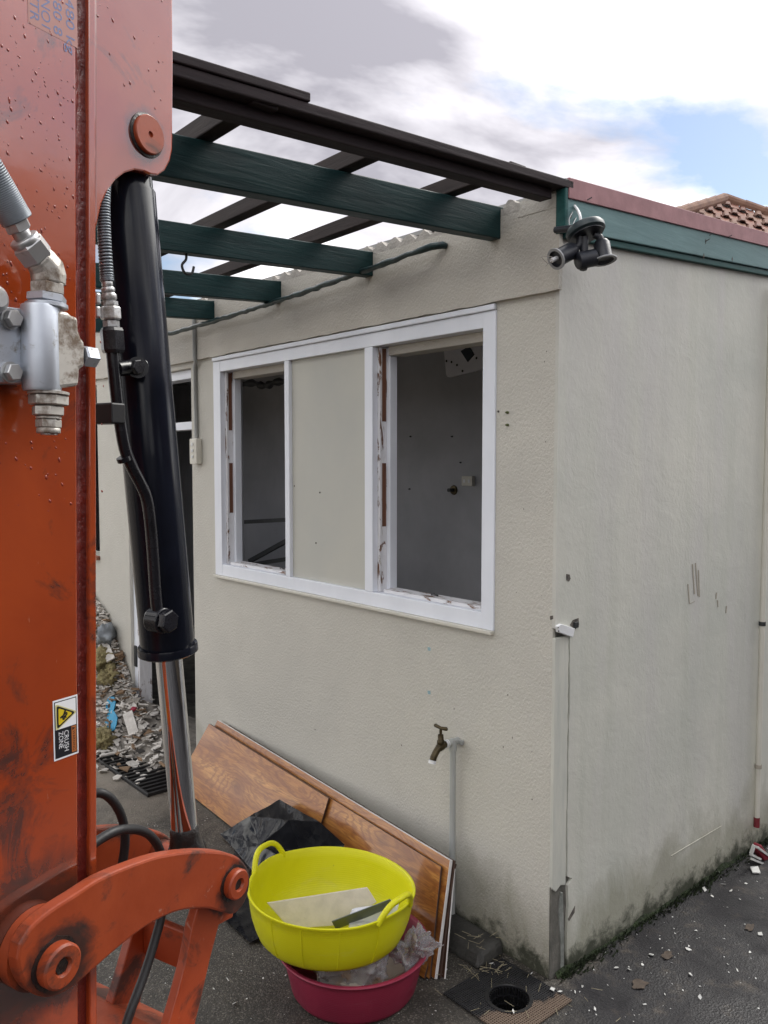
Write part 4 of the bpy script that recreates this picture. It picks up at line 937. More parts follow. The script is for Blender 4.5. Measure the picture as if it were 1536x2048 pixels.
for k, (px, py, lb) in enumerate(((248, 1415, 'small crimson scrap left of the door post foot'), (268, 1418, 'small crimson scrap right beside the door post foot'))):
    q = BF.X(px, py, -.05); o = blob('red_scrap', (q.x, q.y, q.z), (.022, .026, .018), simple('crimson_scrap', (.35, .02, .05)), lb, 'scrap', .4, 2, k, 2); o['group'] = 'red scraps'
q = BF.X(212, 1268, -.06); film_ = blob('crumpled_sheeting', (q.x, q.y, q.z), (.05, .07, .06), simple('grey_sheeting', (.3, .33, .36), (.1, .11, .12), 8, .5), 'crumpled grey sheeting at the top of the rubble heap', 'sheeting', .6, 2.5, 4, 3)

# ------------------------------------------------------------------ paint chips, debris by the downpipe, moss
chipm = simple('white_paint_chip', (.66, .66, .64), (.5, .5, .47), 30, .7)
spots = [(750, 0)] and [(1437, 1745), (1424, 1793), (1462, 1784), (1448, 1770), (1409, 1781), (1362, 1885), (1350, 1868), (1378, 1893), (1392, 1862), (1376, 1900), (1285, 1930), (1258, 1941), (1302, 1912), (1233, 1938), (1380, 1951), (1455, 1930), (1475, 1942), (1120, 1990), (1150, 1985), (1135, 1998), (1165, 1975), (1105, 1985), (1400, 1998), (1500, 1905), (1520, 1870), (985, 1930), (1063, 1948), (1026, 2030), (950, 1930), (620, 2020), (470, 2010), (700, 2047), (250, 1990), (455, 1960), (330, 1760), (1480, 1800), (1492, 1768), (1290, 2010), (1330, 1990), (1190, 2020)]
rnd = random.Random(8)
big = [(m__) for m__ in spots]
for i, (px, py) in enumerate(big):
    q = g_(px, py, .0); s = rnd.uniform(.004, .011) * (1.3 if i < 5 else 1)
    zb0 = .0095 if (x0 < q.x < x1 and y0 < q.y < y1) else .001
    mb = MB(); shard(mb, (0, 0, 0), s, rnd, .18); o = mb.build('paint_chip', chipm); lo_ = min(v[2] for v in mb.v); o.location = BF.world((q.x, q.y, zb0 - lo_))
    tag(o, 'white paint chip lying on the black mesh drain cover' if zb0 > .005 else 'small white paint chip lying on the dark ground', 'paint chip', 'paint chips scattered on the ground')
rnd = random.Random(18); mb = MB()
for k in range(900):
    x, y_ = (rnd.uniform(-1.1, 1.6), rnd.gauss(-.12, .25)) if rnd.random() < .45 else (rnd.uniform(-1.1, -.03), rnd.uniform(-.2, 2.6))
    if (x > -.03 and y_ > -.02) or (x0 < x < x1 and y0 < y_ < y1): continue
    s = rnd.uniform(.0012, .0042); shard(mb, (x, y_, s * .2), s, rnd, .3)
o = mb.build('fine_debris', chipm); tag(inB(o), 'fine pale grit and flakes strewn over the ground', 'grit', kind='stuff')
db = bthing('debris_wrapper', 'crushed red and white packaging at the foot of the downpipe', 'wrapper')
qd = BF.Y(1516, 1705, -.05)
MB().bar(BF.Y(1512, 1692, -.06), BF.Y(1530, 1718, -.07), .035, .03).build('red_pack', simple('dark_red_card', (.22, .015, .03)), db, bevel=.006)
for a, b_ in (((1502, 1708), (1508, 1690)), ((1502, 1709), (1520, 1718)), ((1514, 1694), (1540, 1714)), ((1504, 1718), (1528, 1728))): MB().bar(BF.Y(*a, -.08), BF.Y(*b_, -.085), .012, .008).build('white_flap', chipm, db)
o = MB().prism([g_(1500, 1735, .004), g_(1516, 1734, .004), g_(1521, 1747, .004), g_(1505, 1746, .004)], (0, 0, .004)).build('white_tile_piece', chipm); tag(inB(o), 'flat white tile piece in front of the red packaging', 'tile piece')
mossm = simple('moss', (.020, .034, .008), (.008, .012, .005), 40, .95, bump=1, bscale=90, bdist=.01)
mb = MB(); rnd = random.Random(12)
for k in range(2600):
    x = rnd.uniform(.02, 3.2); dens = .35 + .65 * noise.noise((x * 4, 0, 3)); 
    if rnd.random() > dens + .35: continue
    y_ = -.006 - abs(rnd.gauss(0, .016)); h = rnd.uniform(.004, .020) * (.5 + .9 * max(0, dens)); a = rnd.uniform(0, 6.28); w = rnd.uniform(.002, .005)
    d = Vector((math.cos(a), math.sin(a), 0)) * w; l_ = Vector((rnd.gauss(0, .008), -abs(rnd.gauss(0, .007)), h))
    c_ = Vector((x, y_, 0)); mb.add([c_ - d, c_ + d, c_ + d * .4 + l_, c_ - d * .4 + l_], [(0, 1, 2, 3)])
pb = []
for i in range(260):
    x = .02 + 3.2 * i / 259; pb.append(x)
base = len(mb.v)
for x in pb:
    wd = .009 + .010 * (noise.noise((x * 6, 1, 0)) * .5 + .5); hh = .003 + .012 * max(0, noise.noise((x * 9, 5, 0)) + .3)
    mb.v += [(x, -.0035, hh * 1.6), (x, -wd * .5, hh), (x, -wd, .0005)]
for i in range(len(pb) - 1):
    for k in range(2): mb.f.append((base + i * 3 + k, base + (i + 1) * 3 + k, base + (i + 1) * 3 + k + 1, base + i * 3 + k + 1))
o = mb.build('moss', mossm, recalc=False); tag(inB(o), 'strip of dark green moss along the foot of the right wall', 'moss', kind='stuff')
wornm = simple('worn_ground_tan', (.085, .062, .045), (.05, .038, .03), 30, .85)  # tan worn spots of the ground, drawn as thin raised ovals
for k, (px, py, r, lb) in enumerate(((1280, 1968, .03, 'flat worn tan leaf on the dark ground near the corner'), (1335, 1912, .026, 'pale brown leaf worn in the wet ground midway along the right wall'), (1500, 1855, .024, 'brown leaf on the ground near the right edge of the photo'))):
    q = g_(px, py, .002); pts = [(q.x + r * (1 + .6 * noise.noise((math.cos(a) * 1.6, math.sin(a) * 1.6, k * 4))) * math.cos(a + k), q.y + r * .6 * (1 + .6 * noise.noise((math.cos(a) * 1.6, math.sin(a) * 1.6, k * 4))) * math.sin(a + k), .002 + .003 * abs(math.sin(2 * a))) for a in [6.283 * i / 20 for i in range(20)]]
    mb = MB().add([(q.x, q.y, .004)] + pts, [(0, i + 1, (i + 1) % 20 + 1) for i in range(20)]); o = mb.build('worn_patch', wornm, smooth=60); tag(inB(o), lb, 'patch', 'worn patches on the ground')
strawm = simple('dry_straw', (.34, .30, .2), (.22, .19, .12), 20, .8)
mb = MB(); rnd = random.Random(5)
for k in range(60):
    q = g_(rnd.uniform(930, 1010), rnd.uniform(1895, 1950)) if k < 40 else g_(rnd.uniform(880, 1250), rnd.uniform(1930, 2040)); a = rnd.uniform(0, 6.28); l_ = rnd.uniform(.01, .045); zz_ = .058 if (q.x > -.12 and q.y > .18) else .010
    mb.tube([(q.x, q.y, zz_), (q.x + l_ * math.cos(a), q.y + l_ * math.sin(a), zz_ + .003)], .0008, 4)
o = mb.build('dry_straw', strawm); tag(inB(o), 'wisps of dry straw and pine needles around the drain', 'straw', kind='stuff')

# ------------------------------------------------------------------ neighbouring houses
def tile_house():
    # hip-roofed house beyond; only its tiled corner shows above the barge
    hs = empty('tiled_house', (0, 0, 0), 0, 'neighbouring house with weathered terracotta tile roof, top right', 'house')
    tm = simple('weathered_terracotta', (.19, .07, .042), (.09, .042, .032), 3.5, .8, bump=.3, bscale=60)
    tm2 = simple('lichen_terracotta', (.22, .12, .08), (.13, .065, .048), 5, .85)
    Yd = 14.0
    def P(px, py, Y): r = ray(px, py); return O + r * (Y / r.y)
    apex = P(1446, 404, Yd); z_e = 2.9
    # hip line runs down to the right and towards us; left face of the roof falls away to the left/back
    r1 = Vector((.80, -.60, 0)); slope = .52
    run = (apex.z - z_e) / slope
    # front slope: plane containing the hip (apex -> right/down) and the left verge (apex -> left/down)
    hipd = Vector((.86, -.15, -.34)).normalized(); ved = Vector((-.62, -.60, -.30)).normalized()
    A = apex; 
    hipL = 3.2; verL = 2.4
    n = hipd.cross(ved).normalized()
    if n.z < 0: n = -n
    # roof body
    A2 = A + hipd * hipL; A3 = A + ved * verL; A4 = A2 + ved * verL
    back = Vector((.4, 3.5, -1.0))
    mb = MB(); mb.prism([A, A3, A4, A2], n * -.12); mb.prism([A, A2, A2 + back, A + back], Vector((0, 0, -.1))); mb.prism([A, A + back, A3 + back * .9], Vector((0, 0, -.1)))
    rf = mb.build('roof', tm, hs)
    wl = MB(); b0 = [A3, A4, A4 + Vector((1, 3, 0)), A3 + Vector((1, 3, 0))]
    wl.prism([Vector((v.x, v.y, 0)) + Vector((.15, .35, 0)) for v in b0], (0, 0, min(v.z for v in b0) - .1)).build('wall', M['mortar'], hs)
    # tiles in courses parallel to the hip direction
    tmesh = MB(); tw, tl = .26, .30
    prof = [(-.5, .0), (-.42, .035), (-.2, .045), (-.05, .012), (.2, .010), (.42, .018), (.5, .0)]
    nn = len(prof); vs = []
    for j, (sy, dz) in enumerate(((0, .0), (-tl * 1.12, .028))):
        for (a, h_) in prof: vs.append((a * tw, sy, h_ + dz))
    for (a, h_) in prof: vs.append((a * tw, -tl * 1.12, h_ + .010))
    tmesh.add(vs, [(i, i + 1, nn + i + 1, nn + i) for i in range(nn - 1)] + [(nn + i, nn + i + 1, 2 * nn + i + 1, 2 * nn + i) for i in range(nn - 1)])
    src = tmesh.build('roof_tile', tm, rf, recalc=False); src2 = None
    ux = hipd; uy = -ved; uy = (uy - ux * uy.dot(ux)).normalized(); uz = ux.cross(uy).normalized()
    if uz.z < 0: uz = -uz
    base = Matrix((ux, uy, ux.cross(uy))).transposed().to_4x4()
    if base.col[2].xyz.dot(n) < 0:
        base = Matrix((-ux, uy, (-ux).cross(uy))).transposed().to_4x4()
    rnd = random.Random(2); cnt = 0
    me2 = src.data.copy(); me2.materials[0] = tm2
    rows, cols = 9, 13
    for r_ in range(rows):
        for c_ in range(cols):
            pos = A + ux * (tw * (c_ + .5)) - uy * (tl * (r_ + .15)) + n * .02
            # keep inside the sheared panel
            off = (pos - A); t = off.dot(-uy) / (-ved.dot(uy) if abs(ved.dot(uy)) > 1e-6 else 1)
            along = (pos - A - ved * (t if t > 0 else 0)).dot(ux)
            o = src if cnt == 0 else src.copy()
            if cnt: COL.objects.link(o); o.parent = rf
            if cnt and rnd.random() < .35: o.data = me2
            shift = ved.dot(ux) * (r_ * tl / max(.2, -ved.dot(uy)))
            m = base.copy(); m.translation = pos + ux * shift + n * rnd.uniform(-.006, .008); o.matrix_world = m; cnt += 1
    cap = None; cm = MB()
    for i in range(2):
        for k in range(7):
            a = math.pi * k / 6; cm.v.append((i * .36, .11 * math.cos(a) * (1 - .1 * i), .10 * math.sin(a) * (1 - .1 * i)))
    cm.f = [(k, k + 1, 8 + k, 7 + k) for k in range(6)] + [tuple(range(7))]
    cap = cm.build('ridge_tile', tm2, rf, recalc=False); first = True
    for d, L_ in ((hipd, hipL), (ved, verL)):
        u = d; w = n.cross(u).normalized(); b3 = Matrix((u, w, u.cross(w))).transposed().to_4x4()
        for k in range(int(L_ / .33)):
            o = cap if first else cap.copy()
            if not first: COL.objects.link(o); o.parent = rf
            first = False; m = b3.copy(); m.translation = A + u * .33 * k + n * .045; o.matrix_world = m
tile_house()
nb = empty('neighbour_house', (0, 0, 0), 0, 'brown brick neighbouring house out to the right of the yard', 'house')
brk = simple('brown_brick', (.12, .06, .045), (.07, .038, .03), 25, .85, bump=.4, bscale=40)
MB().box(5.2, 9.5, -7, 3.2, 0, 3.0).build('wall', brk, nb)
MB().hexa([(4.7, -7.5, 3.001), (10, -7.5, 3.001), (10, 3.7, 3.001), (4.7, 3.7, 3.001), (7.2, -6, 4.45), (7.5, -6, 4.45), (7.5, 2.2, 4.45), (7.2, 2.2, 4.45)]).build('roof', simple('brown_roof', (.12, .06, .045)), nb)
MB().box(4.62, 4.699, -7.5, 3.7, 2.93, 3.05).build('gutter', M['tealdark'], nb, bevel=.01)
MB().box(5.16, 5.199, -3.0, -1.2, 1.0, 2.2).build('window', M['white'], nb, bevel=.01)
fc = empty('paling_fence', (0, 0, 0), 0, 'weathered timber paling fence at the right side of the yard', 'fence')
fm = timber('grey_paling', (.16, .13, .10), (.08, .065, .05), .85, .5, 2)
src = None
for k in range(70):
    y_ = -6.5 + k * .125
    if src is None: src = MB().box(-.008, .008, -.052, .052, 0, 1.65).build('paling', fm, fc); src.location = (3.4, y_, 0)
    else: o = src.copy(); COL.objects.link(o); o.parent = fc; o.location = (3.4 + (.018 if k % 2 else 0), y_, 0)
for z in (.3, 1.35): MB().box(3.43, 3.47, -6.6, 2.2, z, z + .07).build('rail', fm, fc)

# ------------------------------------------------------------------ digger arm
ex = empty('excavator_arm', (EF.o.x, EF.o.y, 0), EF.a, 'orange excavator arm with black hydraulic cylinder standing upright at left', 'excavator')
TOPZ, W_ = 2.75, .115
edgeX = lambda z: -.02 + (.032) * (z - .705) / 1.33
def eplate(pts, y0, th, name, mat, parent=ex, bevel=.003):
    return MB().prism([(p_[0], y0, p_[1]) for p_ in pts], (0, th, 0)).build(name, mat, parent, bevel=bevel)
zb0 = .60
sp0 = eplate([(-.42, zb0), (edgeX(zb0) - .033, zb0), (edgeX(TOPZ) - .033, TOPZ), (-.42, TOPZ)], 0, .012, 'side_plate', M['orange'])
eplate([(-.42, zb0), (edgeX(zb0) - .033, zb0), (edgeX(TOPZ) - .033, TOPZ), (-.42, TOPZ)], W_ - .012, .012, 'side_plate', M['orange'])
# front plate edge, standing a little proud, and the weld running beside it
MB().hexa([(edgeX(zb0) - .013, -.002, zb0), (edgeX(zb0), -.002, zb0), (edgeX(zb0), W_ + .002, zb0), (edgeX(zb0) - .013, W_ + .002, zb0), (edgeX(TOPZ) - .013, -.002, TOPZ), (edgeX(TOPZ), -.002, TOPZ), (edgeX(TOPZ), W_ + .002, TOPZ), (edgeX(TOPZ) - .013, W_ + .002, TOPZ)]).build('front_plate', M['orange'], ex, bevel=.002)
wb_ = MB(); rnd = random.Random(6); nz = 260
for i in range(nz + 1):
    z = 1.0 + (TOPZ - 1.0) * i / nz; xe = edgeX(z); r1 = .0022 * noise.noise((z * 28, 0, 0)); r2 = .0022 * noise.noise((z * 33, 5, 0))
    wb_.v += [(xe - .034 + r1 * .5, .0005, z), (xe - .0285, .0042 + r1, z), (xe - .021, .0058 + r2 * .7, z), (xe - .012, .0052 + r2, z)]
for i in range(nz):
    for k in range(3): wb_.f.append((i * 4 + k, i * 4 + k + 1, i * 4 + 5 + k, i * 4 + 4 + k))
wb_.build('weld_bead', M['weld'], ex, smooth=80, recalc=False)
MB().box(-.06, -.035, .013, W_ - .0125, zb0, TOPZ).build('inner_web', M['orange'], ex)
MB().hexa([(edgeX(zb0) - .034, .008, zb0), (edgeX(zb0) - .0125, .008, zb0), (edgeX(zb0) - .0125, .02, zb0), (edgeX(zb0) - .034, .02, zb0), (edgeX(1.0) - .034, .006, 1.0), (edgeX(1.0) - .0125, .006, 1.0), (edgeX(1.0) - .0125, .02, 1.0), (edgeX(1.0) - .034, .02, 1.0)]).build('lower_weld', M['weld'], ex)
# lug plates carrying the cylinder head
lug = [(195, 470), (197, 440), (204, 408), (216, 382), (232, 360), (250, 346), (270, 340), (288, 343), (302, 349), (316, 351), (331, 341), (341, 322), (346, 298), (347, 120), (347, -60), (195, -60)]
L_ = [EF.Y(px, py, .0) for px, py in lug]; LP = [(p_.x, p_.z) for p_ in L_]
LP[0] = (edgeX(LP[0][1]) + .0005, LP[0][1]); LP[-1] = (edgeX(2.5) + .0005, 2.5); LP[-2] = (LP[-2][0], 2.5)
l1_ = eplate(LP, .0005, .016, 'lug_plate', M['orange'], bevel=.004); eplate(LP, W_ - .0165, .016, 'lug_plate', M['orange'], bevel=.004)
pn = EF.Y(297, 270, -.004)
MB().lathe([(.0, 0), (.030, 0), (.030, .008), (.0285, .0095), (.005, .0095), (.0045, .006), (0, .006)], (pn.x, .0003, pn.z), (0, -1, 0), 40).build('pivot_pin', M['orangePin'], ex, smooth=40)
MB().lathe([(.030, 0), (.0345, 0), (.034, .0022), (.030, .003)], (pn.x, .0004, pn.z), (0, -1, 0), 36, close=True).build('grease_ring', M['grease'], ex, smooth=40)
MB().tube([(pn.x, .0168, pn.z), (pn.x, W_ - .0168, pn.z)], .022, 20).build('pin_shaft', M['zinc'], ex, smooth=50)
# hydraulic cylinder
CY = .0575
ca = Vector((pn.x, CY, pn.z)); cb = EF.Y(374, 1712, CY); dcy = (cb - ca).normalized()
zcap = EF.Y(340, 1298, CY); tcap = (zcap - ca).dot(dcy)
cyl = MB().lathe([(0, .045), (.040, .045), (.0435, .052), (.0435, .072), (.047, .078), (.047, tcap - .012), (.0455, tcap - .006), (0, tcap - .006)], ca, dcy, 56).build('cylinder_barrel', M['cylblack'], ex, smooth=40)
MB().lathe([(.038, tcap - .0055), (.0515, tcap - .010), (.0525, tcap - .006), (.0525, tcap + .004), (.046, tcap + .008), (.028, tcap + .008)], ca, dcy, 48, close=False).build('gland_nut', M['cylblack'], cyl, smooth=40)
MB().box(-.006, .006, -.0535, -.0515, 0, 0).v
MB().tube([ca - dcy * .02, ca + dcy * .05], .036, 24).build('cylinder_eye', M['cylblack'], ex, smooth=50)
rodo = MB().tube([ca + dcy * (tcap + .0085), cb + dcy * -.045], .0235, 40).build('piston_rod', M['chrome'], ex, smooth=60)
MB().lathe([(.0238, 0), (.027, .006), (.027, .020), (.030, .034), (.034, .05), (0, .05)], cb - dcy * .060, dcy, 28).build('rod_collar', M['grease'], rodo, smooth=50)
MB().lathe([(0, -.022), (.030, -.022), (.036, -.018), (.036, .018), (.030, .022), (0, .022)], cb, (0, 1, 0), 28).build('rod_eye', M['grease'], ex, smooth=50)
# oil pipe along the cylinder
YP = .012
pp = [(222, 665), (226, 720), (234, 800), (241, 850), (250, 898), (262, 930), (280, 965), (293, 995), (300, 1040), (306, 1110), (312, 1200), (316, 1225)]
po_ = MB().tube(spline([EF.Y(*t, YP) for t in pp], 4), .0098, 16).build('oil_pipe', M['pipeblack'], ex, smooth=60)
MB().tube([EF.Y(246, 914, YP), EF.Y(249, 922, YP)], .0112, 16).build('weld_ring', M['pipeblack'], po_, smooth=60)
bj = EF.Y(318, 1240, YP)
bo = MB().tube([(bj.x, YP - .014, bj.z), (bj.x, CY - .03, bj.z)], .0215, 28).build('banjo_block', M['pipeblack'], ex, smooth=40, bevel=.002)
MB().hexnut((bj.x, YP - .0142, bj.z), (0, -1, 0), .0195, .014, .3).build('banjo_bolt', M['pipeblack'], bo)
# pipe clamp
qc = EF.Y(262, 735, YP - .004)
MB().tube([EF.Y(232, 738, YP), EF.Y(285, 732, YP + .010)], .0125, 14).build('pipe_clamp', M['pipeblack'], po_, smooth=50)
MB().hexnut((qc.x, YP - .014, qc.z), (0, -1, 0), .012, .009, .2).build('clamp_bolt', M['pipeblack'], po_)
MB().lathe([(.0, 0), (.016, 0), (.017, .003), (.017, .012), (0, .012)], (qc.x + .018, YP + .002, qc.z + .001), (-.6, -.8, 0), 20).build('clamp_washer', M['pipeblack'], po_, smooth=40)
# hose end stack above the pipe
def stackpt(px, py): return EF.Y(px, py, YP)
hs_ = [stackpt(218, 575), stackpt(217, 590), stackpt(219, 605), stackpt(221, 622), stackpt(223, 645), stackpt(224, 658)]
def seg(a, b_, r, hexa=None, name='hose_fitting', mat='zinc', n=24, parent=None):
    a, b_ = stackpt(*a), stackpt(*b_); d = b_ - a
    mb = MB().hexnut(a, d, r, d.length, hexa) if hexa is not None else MB().lathe([(r * .82, 0), (r, d.length * .25), (r, d.length * .75), (r * .82, d.length)], a, d, n)
    return mb.build(name, M[mat], parent or ex, smooth=0 if hexa is not None else 50)
seg((214, 560), (215, 575), .0085); seg((215, 574), (217, 586), .0105); seg((217, 586), (219, 602), .0118); seg((219, 602), (220, 612), .0125, .2); seg((220, 613), (222, 640), .0155, .35); seg((222, 641), (223, 656), .0125, .1)
seg((223, 656), (227, 706), .0185, .5, 'hex_adapter', 'pipeblack')
# ribbed hose rising behind the lug
hp = spline([stackpt(214, 562), stackpt(209, 480), stackpt(207, 400), stackpt(212, 330), stackpt(222, 290)], 14)
ho = MB().tube(hp, .0078, 14).build('ribbed_hose', M['hoserubber'], ex, smooth=60)
def coil(path, r, turns, rw, name, mat, parent):
    tot = len(path) - 1; pts = []; N2 = turns * 12; u = None
    for i in range(N2 + 1):
        t = i / N2 * tot; k = min(int(t), tot - 1); p_ = path[k].lerp(path[k + 1], t - k); a = (path[k + 1] - path[k]).normalized()
        if u is None: u = basis(a)[0]
        u = (u - a * u.dot(a)).normalized(); w = a.cross(u); th = 2 * math.pi * i / 12; pts.append(p_ + (u * math.cos(th) + w * math.sin(th)) * r)
    return MB().tube(pts, rw, 5).build(name, mat, parent, smooth=80)
coil(hp, .0088, 56, .0021, 'spring_guard', M['hosespring'], ho)
MB().box(*sorted((EF.Y(195, 830, .03).x + .001, EF.Y(195, 830, .03).x + .030)), .0, .05, EF.Y(215, 848, .02).z, EF.Y(215, 806, .02).z).build('stop_block', M['black'], ex, bevel=.003)
# white stop nuts peeking past the front plate
for py in (595, 622): q = EF.Y(197, py, -.001); MB().box(q.x + .001, q.x + .010, .004, .020, q.z - .009, q.z + .009).build('edge_nut', M['zinc'], ex, bevel=.003)

# rotary hydraulic block
YB = -.048
bl = EF.Y(84, 612, YB); bl2 = EF.Y(84, 782, YB)
def e3(px, py, Y=YB): return EF.Y(px, py, Y)
hb_ = (bl - bl2).length
ub = MB().lathe([(0, 0), (.0235, 0), (.025, .004), (.025, hb_ - .004), (.0235, hb_), (0, hb_)], bl2, (0, 0, 1), 40).build('valve_body', M['cast'], ex, smooth=40)
bpts = [(0, 614), (20, 617), (60, 620), (60, 768), (20, 768), (-60, 765), (-60, 600)]
P = [e3(*t, -.022) for t in bpts]; brk_ = MB().prism([(q.x, -.036, q.z) for q in P], (0, .0358, 0)).build('valve_bracket', M['cast'], ex, bevel=.004)
for px, py in ((20, 638), (20, 745)):
    q = e3(px, py, -.038)
    MB().lathe([(0, 0), (.014, 0), (.014, .004), (0, .004)], (q.x, -.0362, q.z), (0, -1, 0), 24).build('washer', M['zinc'], brk_, smooth=40)
    MB().hexnut((q.x, -.0404, q.z), (0, -1, 0), .0118, .010, .15).build('bolt', M['zinc'], brk_)
spts = [(92, 620), (124, 621), (136, 624), (146, 632), (156, 634), (158, 662), (163, 676), (170, 684), (170, 734), (160, 738), (158, 772), (92, 780)]
P = [e3(*t, YB - .022) for t in spts]; MB().prism([(q.x, YB - .0225, q.z) for q in P], (0, .047, 0)).build('valve_side', M['castdirty'], ub, bevel=.005)
q = e3(168, 712, YB - .012); MB().hexnut((q.x - .004, q.y, q.z), (1, 0, 0), .0155, .022, .2).build('side_plug', M['cast'], ub)
MB().hexnut((q.x - .022, q.y + .012, q.z + .014), (1, .2, .3), .015, .02, .5).build('side_plug', M['cast'], ub)
def stack(defs, par, dirn=None):
    for (a, b_, r, hexa, mt) in defs:
        A_, B_ = e3(*a), e3(*b_); d = B_ - A_
        mb = MB().hexnut(A_, d, r, d.length, hexa) if hexa is not None else MB().lathe([(r * .92, 0), (r, d.length * .15), (r, d.length * .85), (r * .92, d.length)], A_, d, 28)
        mb.build('hydraulic_fitting', M[mt], par, smooth=0 if hexa is not None else 50)
stack([((93, 617), (93, 607), .0275, None, 'cast'), ((93, 607), (94, 590), .0262, .2, 'cast'), ((95, 591), (95, 567), .0235, .35, 'castdirty')], ub)
stack([((97, 783), (97, 790), .0268, None, 'castdirty'), ((97, 790), (97, 811), .0258, .25, 'castdirty'), ((96, 812), (96, 832), .0212, .45, 'castdirty'), ((97, 833), (97, 838), .0165, None, 'castdirty'), ((97, 838), (97, 856), .0166, .1, 'castdirty'), ((97, 856), (97, 867), .0155, None, 'castdirty'), ((98, 867), (98, 870), .011, None, 'zinc')], ub)
# elbow and hose going up-left
el = MB().tube([e3(97, 570), e3(97, 552), e3(93, 536), e3(82, 522), e3(74, 514)], [.0225, .0235, .0235, .0215, .0205], 8).build('elbow_fitting', M['castdirty'], ub, bevel=.003)
stack([((79, 519), (52, 484), .0225, .2, 'zinc'), ((55, 488), (46, 475), .0195, None, 'zinc')], el)
stack([((48, 478), (38, 458), .0115, None, 'zinc'), ((40, 462), (28, 438), .0170, .3, 'zinc')], el)
hpts = [e3(34, 440), e3(8, 395), e3(-30, 330), e3(-90, 230)]
h2 = MB().tube(spline(hpts, 8), .0185, 24).build('supply_hose', M['hosespring'], ex, smooth=60)
hp2 = spline(hpts, 20); coil(hp2, .0193, 44, .0017, 'spring_guard', M['hosespring'], h2)
q = e3(-8, 597, -.05); MB().lathe([(0, 0), (.017, 0), (.017, .018), (.011, .024), (0, .024)], (q.x, -.034, q.z), (0, -1, 0), 20).build('port_cap', M['zinc'], brk_, smooth=40)
MB().tube([(q.x, -.0365, q.z), (q.x, -.001, q.z)], .012, 14).build('port_stub', M['zinc'], brk_, smooth=50)

# linkage: near and far curved links, cross pin, bucket link
def link_pts(Y):
    up = [(40, 1890), (62, 1855), (100, 1822), (150, 1790), (200, 1758), (260, 1732), (320, 1712), (380, 1703), (420, 1702), (455, 1706), (482, 1718), (498, 1742), (500, 1770), (490, 1805), (470, 1828), (450, 1826)]
    dn = [(420, 1818), (370, 1820), (320, 1838), (270, 1870), (215, 1915), (170, 1955), (130, 1985), (95, 1996), (62, 1985), (42, 1955), (35, 1920)]
    sm2 = [(v.x, v.y) for v in spline([(a_, b2, 0) for a_, b2 in up], 3)] + [(v.x, v.y) for v in spline([(a_, b2, 0) for a_, b2 in dn], 3)]
    return [EF.Y(px, py, Y) for px, py in sm2]
YN = -.046
LQ = link_pts(YN)
for yo, nm in ((YN, 'near'), (W_ + .022, 'far')):
    MB().prism([(q.x, yo, q.z) for q in LQ], (0, .024, 0)).build('link_arm', M['orangeW'], ex, bevel=.004)
pv = EF.Y(118, 1930, YN - .01); pe = EF.Y(474, 1768, YN - .01)
MB().lathe([(.0405, 0), (.056, 0), (.056, .02), (.0405, .02)], (pv.x, -.0205, pv.z + .012), (0, 1, 0), 40, close=True).build('pivot_boss', M['orangeW'], ex, smooth=40)
for c_, r_, hp_ in ((pv, .031, .020), (pe, .0265, .016)):
    pinp = MB().lathe([(.010, 0), (r_ * .95, 0), (r_, .003), (r_, hp_ - .003), (r_ * .9, hp_), (r_ * .45, hp_), (r_ * .36, hp_ - .006), (0, hp_ - .010)], (c_.x, YN - .0005, c_.z), (0, -1, 0), 36).build('link_pin', M['orangePin'], ex, smooth=40)
    MB().lathe([(r_ * .0, hp_ - .0055), (r_ * .36, hp_ - .0055), (r_ * .36, hp_ - .0045), (0, hp_ - .0045)], (c_.x, YN - .0005, c_.z), (0, -1, 0), 6).build('pin_socket', M['grease'], pinp)
    gp = MB(); n3 = 40
    gv = []
    for k in range(n3):
        a = 6.283 * k / n3; gv.append((c_.x + (r_ * 1.16 + .004 * noise.noise((math.cos(a) * 3, math.sin(a) * 3, r_ * 90))) * math.cos(a), YN - .0015, c_.z + (r_ * 1.16 + .005 * noise.noise((math.cos(a) * 3, 7, math.sin(a) * 3))) * math.sin(a)))
    gp.prism(gv, (0, .003, 0)).build('grease_ring', M['grease'], pinp)
    MB().tube([(c_.x, YN + .0245, c_.z), (c_.x, W_ + .0215, c_.z)], .018, 20).build('pin_shaft', M['zinc'], ex, smooth=50)
MB().tube([(pe.x, CY + .023, pe.z), (pe.x, W_ + .0215, pe.z)], .034, 28).build('link_boss', M['orangeW'], ex, smooth=50)
MB().tube([(pe.x, YN + .0245, pe.z), (pe.x, CY - .023, pe.z)], .034, 28).build('link_boss', M['orangeW'], ex, smooth=50)
# bucket link (H-shaped) going down to the bucket
def hbar(yo):
    pts = [(470, 1800), (440, 1790), (400, 1806), (386, 1850), (372, 1925), (355, 1990), (335, 2060), (310, 2150), (350, 2165), (380, 2090), (402, 2000), (420, 1920), (438, 1850), (466, 1835)]
    P_ = [EF.Y(px, py, YN + .026) for px, py in pts]; return MB().prism([(q.x, yo, q.z) for q in P_], (0, .020, 0)).build('bucket_link', M['orangeW'], ex, bevel=.003)
hbar(YN + .0255); hbar(W_ - .002)
q1, q2 = EF.Y(400, 1840, YN + .04), EF.Y(385, 1925, YN + .04)
MB().bar((q1.x, .02, q1.z - .01), (q2.x + .004, .02, q2.z - .03), .0, .0).v
MB().box(q2.x - .004, q2.x + .012, YN + .0458, W_ - .0022, q2.z - .02, q1.z - .015).build('link_web', M['orangeW'], ex, bevel=.003)
